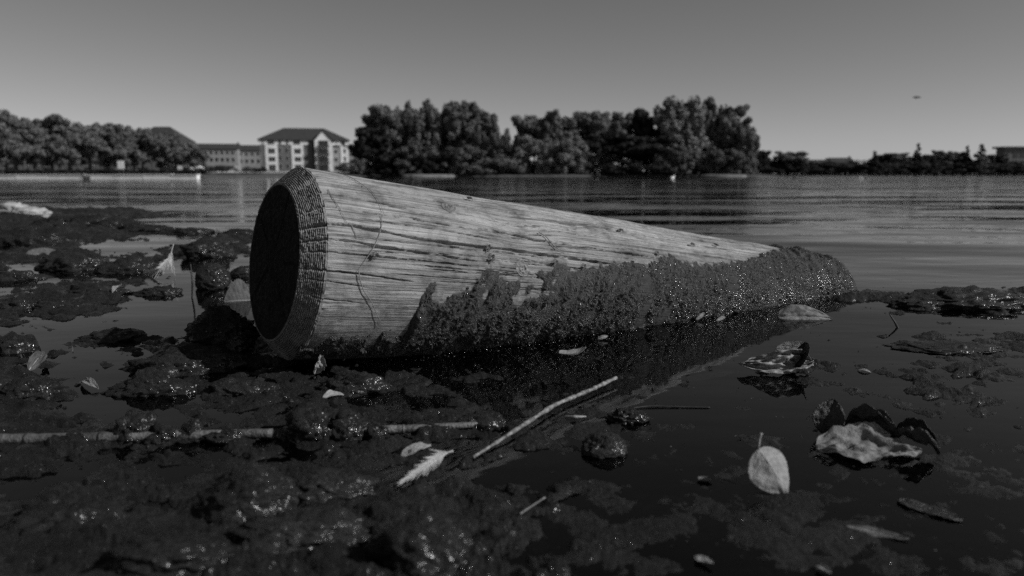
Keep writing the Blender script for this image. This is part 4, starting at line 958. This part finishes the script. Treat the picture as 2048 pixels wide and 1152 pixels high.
def crown_mesh(kind, seed):
    g = np.random.default_rng(seed); C = []; RC = []
    if kind in ('round', 'willow', 'avenue'):
        rnd = kind != 'willow'
        for lb in range(11 if rnd else 12):
            if kind == 'avenue':
                d = nrm(g.normal(size=3)); lc = np.array([0, 0, 0.56]) + d * g.uniform(0.6, 0.9) * np.array([0.36, 0.36, 0.36]); lr = np.array([1, 1, 0.9]) * g.uniform(0.13, 0.19)
            elif rnd:
                d = nrm(g.normal(size=3)); d[2] = d[2] * 0.9 + 0.1
                lc = np.array([0, 0, 0.58]) + d * g.uniform(0.55, 0.85) * np.array([0.33, 0.33, 0.32]); lr = np.array([1, 1, 0.85]) * g.uniform(0.14, 0.20)
            else:
                a_ = lb * 2.4 + g.uniform(-.5, .5); z = 0.22 + 0.62 * (lb + 0.5) / 12; q = 0.27 * min(1, (1 - z) * 2.6 + 0.1) * g.uniform(0.7, 1.1)
                lc = np.array([q * math.cos(a_), q * math.sin(a_), z]); lr = np.array([0.85, 0.85, 1.15]) * g.uniform(0.12, 0.18)
            for k_ in range(10):
                d = nrm(g.normal(size=3)); C.append(lc + d * lr * g.uniform(0.4, 1.0)); RC.append(g.uniform(0.045, 0.08))
        if not rnd:
            for k_ in range(30):
                a_ = g.uniform(0, 6.28); q = g.uniform(0.15, 0.38); C.append(np.array([q * math.cos(a_), q * math.sin(a_), g.uniform(0.03, 0.35)])); RC.append(g.uniform(0.05, 0.08))
        st = np.array([1, 1, 0.85]) if rnd else np.array([0.8, 0.8, 1.5])
    elif kind == 'poplar':
        for k_ in range(70):
            a_ = g.uniform(0, 2 * math.pi); z = g.uniform(0.10, 0.95); env = 0.16 * min(1, (1 - z) * 3 + 0.2) * min(1, 0.5 + z * 2)
            q = g.uniform(0.3, 1) * env
            C.append(np.array([q * math.cos(a_), q * math.sin(a_), z])); RC.append(g.uniform(0.035, 0.065))
        st = np.array([0.8, 0.8, 1.5])
    elif kind == 'conifer':
        for k_ in range(90):
            z = g.uniform(0.03, 0.97); a_ = g.uniform(0, 2 * math.pi); q = 0.27 * (1 - z) ** 0.9 * g.uniform(0.4, 1)
            C.append(np.array([q * math.cos(a_), q * math.sin(a_), z])); RC.append(0.02 + 0.05 * (1 - z))
        st = np.array([1.1, 1.1, 0.6])
    else:  # bush
        for k_ in range(45):
            d = nrm(g.normal(size=3)); d[2] = abs(d[2])
            C.append(np.array([0, 0, 0.1]) + d * g.uniform(0.4, 1) * np.array([0.55, 0.5, 0.75])); RC.append(g.uniform(0.1, 0.17))
        st = np.array([1, 1, 0.9])
    V, T = [], []
    for c, r_ in zip(C, RC):
        n = 125
        d = g.normal(size=(n, 3)); d /= np.linalg.norm(d, axis=1)[:, None]
        p = c + d * r_ * st * g.uniform(0.55, 1.12, (n, 1))
        nr_ = d + g.normal(0, 0.45, (n, 3)); nr_ /= np.linalg.norm(nr_, axis=1)[:, None]
        a_ = np.cross(nr_, g.normal(size=(n, 3))); a_ /= np.linalg.norm(a_, axis=1)[:, None]; b_ = np.cross(nr_, a_)
        s_ = g.uniform(0.010, 0.019, (n, 1)) * (1.5 if kind == 'bush' else 1.0)
        q = np.stack([p - a_ * s_ - b_ * s_ * 0.7, p + a_ * s_ - b_ * s_ * 0.5, p + a_ * s_ * 0.8 + b_ * s_ * 0.8, p - a_ * s_ * 0.6 + b_ * s_], 1)
        V.append(q.reshape(-1, 3)); T.append(np.repeat(g.uniform(0, 1) * 0.6 + g.uniform(0, 0.4, n), 4))
    V = np.concatenate(V); V[:, 2] = np.maximum(V[:, 2], 0.0)
    return mesh_np('crown', V, np.arange(len(V)).reshape(-1, 4), False, {'tone': ('FLOAT', np.concatenate(T))}), C
def tree_proto(kind, seed):
    me, C = crown_mesh(kind, seed); b = MB(); g = np.random.default_rng(seed + 50)
    hgt = {'avenue': 0.55, 'round': 0.62, 'willow': 0.7, 'poplar': 0.9, 'conifer': 0.95, 'bush': 0.5}[kind]; r0 = 0.028 if kind != 'bush' else 0.03
    tp = [(0.012 * math.sin(seed + 4 * t), 0.012 * math.cos(seed + 3 * t), t * hgt - 0.02) for t in np.linspace(0, 1, 7)]
    b.tube(tp, [r0 * (1 - 0.8 * t) for t in np.linspace(0, 1, 7)], 7)
    for k_ in range(9):
        c = C[int(g.integers(len(C)))]; z0 = max(0.2 * hgt, min(hgt * 0.95, c[2] * 0.6)); s0 = np.array([0, 0, z0]); m_ = (s0 + c) / 2 + np.array([0, 0, 0.03])
        b.tube([s0, m_, c], [r0 * 0.4, r0 * 0.25, r0 * 0.08], 5)
    me2 = bpy.data.meshes.new('trunk'); me2.from_pydata(b.v, [], b.f); me2.update(); me2.materials.append(M['bark'])
    return me, me2
PROTO = {k_: [tree_proto(k_, 100 * i_ + j_) for j_ in range(n_)] for i_, (k_, n_) in enumerate((('avenue', 3), ('round', 3), ('willow', 3), ('poplar', 2), ('conifer', 1), ('bush', 2)))}
TW = {'avenue': 0.86, 'round': 0.80, 'willow': 0.88, 'poplar': 0.40, 'conifer': 0.60, 'bush': 1.2}
MESHM = {}
tcount = [0]
ORD = 'first second third fourth fifth sixth seventh eighth ninth tenth eleventh twelfth thirteenth fourteenth fifteenth sixteenth seventeenth eighteenth nineteenth twentieth twenty-first twenty-second twenty-third twenty-fourth twenty-fifth twenty-sixth twenty-seventh twenty-eighth twenty-ninth thirtieth'.split()
def tree(px, top, wpx, Y, kind, tone, label, name, group, base=0.3):
    tcount[0] += 1; v = tcount[0] % len(PROTO[kind]); cr_, tk_ = PROTO[kind][v]
    key = (kind, v, tone)
    if key not in MESHM: m_ = cr_.copy(); m_.materials.clear(); m_.materials.append(M['fol_' + tone]); MESHM[key] = m_
    H_ = zy(top, Y) - base; W_ = {'poplar': 1.0, 'conifer': 1.5}.get(kind, 1.4) * wpx * Y / FPX / TW[kind]
    root = thing(name, (xpx(px, Y), Y, base), label, 'bush' if kind == 'bush' else 'tree', group)
    root.scale = (W_, W_, H_ * 1.02); root.rotation_euler = (0, 0, tcount[0] * 2.4)
    o = obj('crown', MESHM[key], None, root); o2 = obj('trunk', tk_, None, root)
    return root
row = [(-70,212,90,68),(-25,214,85,72),(14,219,78,76),(52,226,70,80),(88,233,62,84),(122,228,66,88),(160,232,66,93),(204,239,64,98),(232,246,52,103),(270,243,62,108),(306,262,52,113),(338,264,56,119),(368,277,50,125),(390,297,36,131)]
for i, (px, tp, w_, Y_) in enumerate(row):
    tree(px, tp, w_ * 1.15, Y_, 'avenue', 'mid', ORD[i] + ' tree, counted from the picture edge, in the lakeside row', 'lakeside_tree', 'trees along the promenade', 0.35)
for i, (px, tp, w_, Y_) in enumerate([(-5,226,80,92),(32,230,80,95),(70,234,76,98),(105,236,70,102),(140,238,72,106),(182,243,70,110),(218,248,66,114),(250,252,66,118),(288,262,60,122),(322,272,60,127),(354,280,56,131),(380,292,40,134)]):
    tree(px, tp, w_ * 1.1, Y_, 'avenue', 'dark' if i % 3 == 1 else 'mid', ORD[i] + ' tree, counted from the picture edge, in the hidden second lakeside row', 'lakeside_tree', 'trees along the promenade', 0.35)
# hedge made of bushes along the promenade
hx = list(range(-60, 400, 24))
for i, px in enumerate(hx):
    tree(px, 332 + (i * 7) % 4, 34, 66 + i * 0.6, 'bush', 'dark', ORD[i] + ' dark hedge bush, counted from the picture edge, behind the lakeside wall', 'hedge_bush', 'dark hedge behind the lakeside wall', 0.3)
isl = [(738,246,66,134,'round','dark'),(764,200,84,140,'round','mid'),(803,207,66,143,'willow','mid'),(846,202,84,141,'willow','mid'),(884,208,70,145,'willow','mid'),(915,192,70,140,'round','mid'),(946,197,62,142,'round','mid'),
       (970,236,72,138,'willow','mid'),(1000,262,52,135,'willow','mid'),(724,312,44,130,'bush','mid'),(775,296,84,132,'willow','dark'),(836,282,84,131,'willow','mid'),(868,300,70,130,'willow','dark'),(922,290,90,131,'willow','mid'),(985,302,80,130,'bush','mid'),
       (1056,222,78,144,'round','mid'),(1098,217,60,142,'round','mid'),(1128,224,60,144,'round','mid'),(1162,213,80,146,'round','mid'),(1203,219,66,144,'round','mid'),(1236,214,60,143,'round','mid'),(1280,207,64,144,'round','dark'),
       (1334,198,84,140,'poplar','light'),(1354,204,50,142,'poplar','mid'),(1385,197,64,139,'poplar','light'),(1412,200,64,141,'poplar','mid'),(1440,214,50,143,'poplar','mid'),(1468,205,66,140,'round','mid'),(1488,255,40,137,'willow','mid'),
       (1070,272,84,133,'willow','light'),(1132,274,92,132,'willow','light'),(1188,292,80,134,'willow','mid'),(1240,262,116,136,'round','dark'),(1292,268,104,135,'round','dark'),(1350,288,78,131,'willow','mid'),(1372,262,60,136,'poplar','light'),(1405,296,70,132,'bush','mid'),(1445,296,80,131,'willow','mid'),(1494,306,32,129,'willow','light'),(1030,300,50,131,'bush','mid'),(1240,316,90,129,'bush','dark'),(1300,322,80,129,'bush','dark')]
nm = {'round': 'spreading broadleaf', 'willow': 'drooping willow', 'poplar': 'slim upright', 'bush': 'low bushy'}; tn = {'mid': 'grey', 'dark': 'dark', 'light': 'silvery'}
isl += [(760,318,70,150,'bush','dark'),(830,312,90,150,'bush','dark'),(900,312,90,150,'bush','dark'),(970,314,80,150,'bush','dark'),(1050,316,80,150,'bush','dark'),(1110,314,90,151,'bush','dark'),(1390,316,90,150,'bush','dark'),(1450,318,70,150,'bush','dark')]
isl.sort(key=lambda q: q[0]); cnt = {}
for (px, tp, w_, Y_, kd, tone) in isl:
    key = (kd, tone); cnt[key] = cnt.get(key, 0) + 1
    tree(px, tp, w_, Y_, kd, tone, '%s %s %s on the wooded island, counting from the buildings' % (ORD[cnt[key]-1], tn[tone], nm[kd] + (' tree' if kd != 'bush' else ' shrub')), 'island_shrub' if kd == 'bush' else 'island_tree', 'trees of the wooded island', 0.3)
far = [(1524,303,38,335,'round','dark'),(1545,312,30,337,'bush','dark'),(1576,306,58,333,'round','mid'),(1618,326,40,330,'bush','dark'),(1655,330,60,328,'bush','dark'),(1700,330,60,330,'bush','dark'),(1746,305,28,338,'conifer','dark'),(1772,309,36,340,'round','dark'),(1800,310,48,338,'round','mid'),
       (1832,289,22,345,'conifer','dark'),(1852,312,40,336,'round','dark'),(1876,305,42,340,'round','mid'),(1906,306,40,342,'round','dark'),(1930,294,22,338,'conifer','dark'),(1958,291,32,336,'conifer','mid'),(1982,312,40,333,'round','dark'),(2012,322,50,328,'bush','dark'),(2045,326,50,328,'bush','dark'),
       (1740,326,60,327,'bush','dark'),(1790,328,60,327,'bush','dark'),(1840,327,60,327,'bush','dark'),(1890,326,64,327,'bush','dark'),(1940,326,60,327,'bush','dark'),(1590,330,50,327,'bush','dark'),(1640,324,90,332,'bush','dark'),(1690,322,90,334,'bush','dark'),(1760,320,90,334,'bush','dark'),(1815,320,90,334,'bush','dark'),(1870,320,90,334,'bush','dark'),(1925,322,90,334,'bush','dark'),(1975,322,90,334,'bush','dark'),(2030,324,90,334,'bush','mid')]
far += [(1536,318,60,331,'bush','dark'),(1556,322,60,331,'bush','dark'),(1604,322,60,332,'bush','dark'),(1512,320,50,331,'bush','dark')]
far.sort(key=lambda q: q[0])
for i, (px, tp, w_, Y_, kd, tone) in enumerate(far):
    k_ = sum(1 for q in far[:i] if q[4] == kd)
    tree(px, tp - (6 if kd != 'conifer' else 4), w_, Y_ - (14 if kd == 'conifer' else 0), kd, tone, '%s %s on the distant right shore, counting from the island' % (ORD[k_], {'round': 'round tree', 'bush': 'low dark shrub', 'conifer': 'pointed conifer'}[kd]), 'shore_shrub' if kd == 'bush' else 'shore_tree', 'trees of the distant right shore', 0.6)
tree(705, 322, 60, 176, 'bush', 'mid', 'grey shrub beside the far corner of the apartment block', 'shrub', None, 0.9)
for i, (px, tp, w_) in enumerate([(412, 324, 30), (432, 330, 26), (502, 330, 30), (520, 332, 26)]):
    tree(px, tp, w_, 178, 'bush', 'dark' if i % 2 else 'mid', ORD[i] + ' garden shrub before the terraced houses', 'shrub', 'shrubs before the terraced houses', 0.9)

# ------------------------------------------------------------------ buildings
M['brick'] = plain('brick', 0.10, 0.15, 0.8, 0.85, 0.2); M['brick_pale'] = plain('pale_brick', 0.20, 0.28, 0.8, 0.85, 0.2)
M['render'] = plain('white_render', 0.55, 0.72, 0.5, 0.8, 0.2); M['roof'] = plain('slate_roof', 0.03, 0.05, 2.0, 0.8, 0.2)
M['glass'] = plain('window_glass', 0.012, 0.02, 1.0, 0.15, 0.5); M['frame'] = plain('window_frame', 0.4, 0.5, 2.0, 0.6, 0.3); M['rail'] = plain('balcony_rail', 0.05, 0.08, 2.0, 0.6, 0.3)
class Bld:
    def __init__(s, name, px, Y, label):
        s.Y = Y; s.root = thing(name, (xpx(px, Y), Y, 1.0), label, 'building'); s.o = np.array([xpx(px, Y), Y, 1.0])
    def X(s, px): return xpx(px, s.Y) - s.o[0]
    def Z(s, py): return zy(py, s.Y) - 1.0
    def box(s, name, x0, x1, y0, y1, d0, d1, m, parent=None):
        """x0..x1, y0..y1 in picture pixels on the front plane, d0..d1 metres back from it"""
        b = MB(); b.box((s.X(x0), d0, s.Z(y1)), (s.X(x1), d1, s.Z(y0))); return b.build(name, M[m], parent or s.root, False)
    def window(s, x0, x1, y0, y1, d, mull=1):
        f = s.box('window', x0, x1, y0, y1, d - 0.05, d + 0.1, 'frame')
        n = mull + 1; wx = (x1 - x0) / n
        for i in range(n): s.box('pane', x0 + wx*i + 0.35, x0 + wx*(i+1) - 0.35, y0 + 0.5, y1 - 0.5, d - 0.075, d + 0.02, 'glass', f)
        return f
    def hip(s, x0, x1, ye, yr, rx0, rx1, depth, m='roof', over=0.5):
        b = MB(); a0, a1, ze, zr = s.X(x0), s.X(x1), s.Z(ye), s.Z(yr); r0, r1 = s.X(rx0), s.X(rx1)
        b.add([(a0, -over, ze), (a1, -over, ze), (a1, depth + over, ze), (a0, depth + over, ze), (r0, depth/2, zr), (r1, depth/2, zr),
               (a0, -over, ze-0.25), (a1, -over, ze-0.25), (a1, depth + over, ze-0.25), (a0, depth + over, ze-0.25)],
              [(0,1,5,4),(1,2,5),(2,3,4,5),(3,0,4),(6,7,1,0),(7,8,2,1),(8,9,3,2),(9,6,0,3),(9,8,7,6)])
        return b.build('roof', M[m], s.root, False)
# apartment block
B = Bld('apartment_block', 610, 190, 'four storey brick apartment block with white gable, balconies and dark hip roof')
B.root.rotation_euler = (0, 0, R(14))
B.box('wall', 527, 628, 279, 343, 0, 12, 'brick'); B.box('wall', 633, 697, 279, 343, 0.4, 12, 'brick_pale')
B.box('stair_recess', 620.5, 633, 279, 343, 1.4, 12, 'brick')
B.hip(523, 700, 279, 253.5, 571, 650, 12)
for x0, x1 in ((524.5, 531), (533.5, 541.5), (554, 562), (567, 576), (580.5, 590), (603, 618), (665, 672), (673, 682), (690, 699)):
    B.box('eaves_panel', x0, x1, 281, 289.5, -0.12, 0.05, 'render')
for x0, x1 in ((536.5, 560), (586, 609)):
    for y0, y1 in ((290, 297.5), (308, 314), (323.5, 329.5)): B.box('band', x0, x1, y0, y1, -0.16, 0.04, 'render')
    for a, b_ in ((x0, x0 + 5.5), (x1 - 5.0, x1)): B.box('pier', a, b_, 297.5, 342, -0.145, 0.045, 'render')
    for y0, y1 in ((298, 307.5), (314.5, 323), (330, 341)): B.window(x0 + 6.2, x1 - 5.8, y0, y1, -0.02, 1)
for x0 in (562.5, 576):
    for y0 in (296, 312, 328): B.window(x0, x0 + 5, y0, y0 + 8.5, -0.02, 0)
for x0 in (543.5, 592): B.window(x0, x0 + 8, 281, 289.5, -0.02, 1)
# gabled bay
gb = MB(); x0, x1, xa = B.X(631), B.X(665), B.X(648); ze, za, zb = B.Z(281), B.Z(261), B.Z(343)
gb.add([(x0, -1.2, zb), (x1, -1.2, zb), (x1, -1.2, ze), (xa, -1.2, za), (x0, -1.2, ze), (x0, 2.0, zb), (x1, 2.0, zb), (x1, 2.0, ze), (xa, 6.0, za), (x0, 2.0, ze)],
       [(0,1,2,3,4),(1,6,7,2),(5,0,4,9),(2,7,8,3),(4,3,8,9)])
gab = gb.build('gabled_bay', M['render'], B.root, False)
gr = MB(); gr.add([(x0-0.5,-1.5,ze-0.35),(xa,-1.5,za+0.12),(xa,5.5,za+0.12),(x0-0.5,2.2,ze-0.35),(x1+0.5,-1.5,ze-0.35),(x1+0.5,2.2,ze-0.35),
                   (x0-0.5,-1.5,ze-0.2),(xa,-1.5,za+0.27),(xa,5.5,za+0.27),(x0-0.5,2.2,ze-0.2),(x1+0.5,-1.5,ze-0.2),(x1+0.5,2.2,ze-0.2)],
                  [(6,7,8,9),(7,10,11,8),(0,1,7,6),(1,4,10,7),(3,2,1,0),(2,5,4,1)])
gr.build('gable_roof', M['roof'], B.root, False)
for y0 in (281, 297.5, 314, 330):
    B.box('balcony_opening', 638.5, 657, y0, y0 + 10.5, -1.24, -1.0, 'glass')
    bl = B.box('balcony', 636.5, 659.5, y0 + 10.5, y0 + 12.2, -2.6, -1.2, 'rail')
    B.box('top_rail', 636.5, 659.5, y0 + 4.5, y0 + 5.2, -2.6, -2.52, 'rail', bl)
    for k_ in range(9): B.box('baluster', 636.6 + k_ * 2.8, 637.0 + k_ * 2.8, y0 + 5.2, y0 + 10.5, -2.59, -2.53, 'rail', bl)
for y0 in (290, 306, 322): B.box('band', 681, 697, y0, y0 + 7, 0.25, 0.45, 'render')
for a, b_ in ((681, 686.5), (691, 697)): B.box('pier', a, b_, 289.5, 343, 0.27, 0.46, 'render')
for y0 in (297.5, 313.5, 329.5): B.window(687, 690.6, y0, y0 + 8, 0.36, 0)
for y0 in (299, 315, 331): B.window(669, 675, y0, y0 + 7, 0.36, 0)
# terraced houses
def terrace(px0, px1, eave, ridge, Y, label, nwin, wall='brick_pale', base=342, hip=0.0):
    t = Bld('terraced_house', (px0 + px1) / 2, Y, label)
    t.root.rotation_euler = (0, 0, R(12 if px0 > 380 and px0 < 800 else 0))
    t.box('wall', px0 + 1, px1 - 1, eave, base, 0, 9, wall)
    b = MB(); a0, a1 = t.X(px0), t.X(px1)
    b.add([(a0,-0.4,t.Z(eave)),(a1,-0.4,t.Z(eave)),(a1-hip,4.5,t.Z(ridge)),(a0+hip,4.5,t.Z(ridge)),(a1,9.4,t.Z(eave)),(a0,9.4,t.Z(eave))],[(0,1,2,3),(3,2,4,5),(0,3,5),(1,4,2),(5,4,1,0)])
    rf = b.build('roof', M['roof'], t.root, False)
    if not hip: t.box('chimney', px1 - 5, px1 - 2, ridge - 3, ridge + 3, 4.0, 5.0, 'brick', rf)
    w_ = (px1 - px0 - 6) / nwin
    for i in range(nwin):
        for y0, y1 in ((eave + 4, eave + 10), (eave + 17, eave + 25)):
            t.window(px0 + 4 + i * w_, px0 + 4 + i * w_ + min(6, w_ * 0.6), y0, y1, -0.02, 0)
    return t
terrace(388, 476, 298, 286, 215, 'long pale terraced house with slate roof behind the lakeside trees', 8)
terrace(478, 528, 301, 289, 222, 'shorter pale terraced house touching the apartment block', 4)
terrace(697, 738, 302, 291, 224, 'pale house half hidden between the apartment block and the island trees', 3)
t = terrace(262, 366, 282, 251, 185, 'large dark house whose roof rises over the lakeside trees', 7, 'brick', hip=4.5)
terrace(-60, 250, 322, 312, 190, 'long low dark house seen between the trunks of the lakeside trees', 14, 'brick')
terrace(1612, 1662, 327, 319, 360, 'low dark house by the distant right shore, nearer to the island', 4, 'brick')
terrace(1662, 1708, 325, 315, 362, 'taller dark house by the distant right shore', 4, 'brick')
terrace(1755, 1815, 320, 309, 372, 'house hidden behind distant round trees on the right shore', 4, 'brick')
Hh = Bld('hall', 2060, 350, 'big dark flat roofed hall at the right end of the distant shore')
Hh.box('wall', 2004, 2160, 297, 346, 0, 6, 'brick'); Hh.box('flat_roof', 1998, 2166, 293, 297, -1, 7, 'roof')
for k_ in range(8): Hh.box('window', 2022 + 14 * k_, 2032 + 14 * k_, 303, 316, -0.1, 0.1, 'glass')
gwl = thing('garden_wall', (xpx(180, 150), 150, 0.6), 'pale low wall seen between the trunks of the lakeside trees', 'wall')
pbox('wall_face', -80, 330, 150, 150.5, 0.4, zy(334, 150), M['brick_pale'], gwl); pbox('coping', -81, 331, 149.9, 150.6, zy(334, 150) + 0.01, zy(333, 150), M['brick_pale'], gwl)

# ------------------------------------------------------------------ small far things
M['white'] = plain('white_paint', 0.6, 0.75, 3.0, 0.4, 0.4)
sg = thing('sign_board', (xpx(243, 62), 62, 0.36), 'white sign board on two posts before the lakeside trees', 'sign')
pbox('board', 236.5, 249, 61.97, 62.03, zy(338, 62), zy(321.5, 62), M['white'], sg)
for px in (238, 246): pbox('post', px, px + 1.4, 62.04, 62.10, 0.3, zy(324, 62), M['rail'], sg)
def parked_car(px, Y, z, label, m, van=False, L_=4.2):
    r_ = thing('parked_van' if van else 'parked_car', (xpx(px, Y), Y, z), label, 'van' if van else 'car')
    hb, ht = (0.75, 1.45) if not van else (1.0, 2.1)
    prof = [(-L_/2,0.3),(-L_/2,hb),(-L_*0.28,hb+0.05),(-L_*0.16,ht),(L_*0.24,ht),(L_*0.42,hb+0.1),(L_/2,hb),(L_/2,0.3)] if not van else [(-L_/2,0.3),(-L_/2,hb),(-L_*0.34,hb+0.1),(-L_*0.24,ht),(L_*0.48,ht),(L_/2,hb),(L_/2,0.6),(L_/2,0.3)]
    b = MB(); n = len(prof); b.add([(x, -0.85, z_) for x, z_ in prof] + [(x, 0.85, z_) for x, z_ in prof], [tuple(range(n)), tuple(range(2*n-1, n-1, -1))] + [(i, i+n, (i+1) % n + n, (i+1) % n) for i in range(n)])
    b.build('body', m, r_, False)
    b = MB(); b.box((-L_*0.17, -0.88, hb+0.1), (L_*0.22, 0.88, ht-0.12)); b.build('side_window', M['glass'], r_, False)
    for x in (-L_*0.31, L_*0.31):
        b = MB(); b.tube([(x, -0.9, 0.32), (x, 0.9, 0.32)], 0.32, 14); b.build('wheel', M['twig'], r_)
parked_car(362, 142, 1.0, 'white parked van under the last lakeside trees', M['white'], True, 5.0)
parked_car(385, 150, 1.0, 'white parked car between lakeside trees and terraced houses', M['white'])
parked_car(463, 176, 1.0, 'pale parked car before the long terraced house', M['brick_pale'])
parked_car(441, 174, 1.0, 'dark parked car before the long terraced house', M['glass'])
def duck(px, Y, s, label, m, name='duck'):
    p = (xpx(px, Y), Y, 0.0); r_ = thing(name, p, label, 'bird', 'birds on the lake')
    b = MB(); b.tube([(-0.26,0,0.12),(-0.2,0,0.09),(-0.08,0,0.06),(0.08,0,0.06),(0.17,0,0.10),(0.20,0,0.18),(0.21,0,0.25),(0.26,0,0.28),(0.30,0,0.27)], [0.01,0.05,0.10,0.105,0.07,0.045,0.045,0.05,0.02], 10)
    b.v = [(x * s, y * s, z * s) for x, y, z in b.v]; b.build('body', m, r_)
    b = MB(); b.tube([(0.29*s,0,0.27*s),(0.36*s,0,0.26*s)], [0.018*s, 0.006*s], 6); b.build('beak', M['straw'], r_)
    r_.rotation_euler = (0, 0, (px * 1.7) % 6)
duck(1387, 75, 1.8, 'dark duck swimming before the pale island shore', M['twig']); duck(1730, 62, 1.3, 'dark duck with pale flank alone on the right water', M['twig']); duck(1724, 61.5, 0.7, 'pale gull beside the lone dark duck', M['white'], 'gull')
duck(825, 48, 1.3, 'dark duck in front of the left island shore', M['twig']); duck(1205, 55, 1.4, 'dark low duck in front of the black trees', M['twig']); duck(1345, 66, 1.0, 'white gull floating near the pale island shore', M['white'], 'gull'); duck(172, 52, 1.4, 'dark duck close to the lakeside wall', M['twig']); duck(1592, 58, 1.2, 'dark duck on the water off the distant houses', M['twig'])
bd = thing('flying_bird', atY(1833, 196, 60), 'single dark bird gliding high in the sky', 'bird')
b = MB(); b.tube([(-0.22,0,0),(-0.1,0,0.01),(0.1,0,0.02),(0.2,0,0.03)], [0.01,0.05,0.05,0.015], 8); b.build('body', M['twig'], bd)
for sgn in (-1, 1):
    b = MB(); b.add([(0.05,0,0.04),(0.08*sgn+0.02,-0.02,0.14),(0.36*sgn,-0.03,0.05),(0.34*sgn,0.06,0.03),(0.02*sgn,0.12,0.08)], [(0,1,2,3,4)]); o = b.build('wing', M['twig'], bd, False); o.modifiers.new('thickness', 'SOLIDIFY').thickness = 0.015
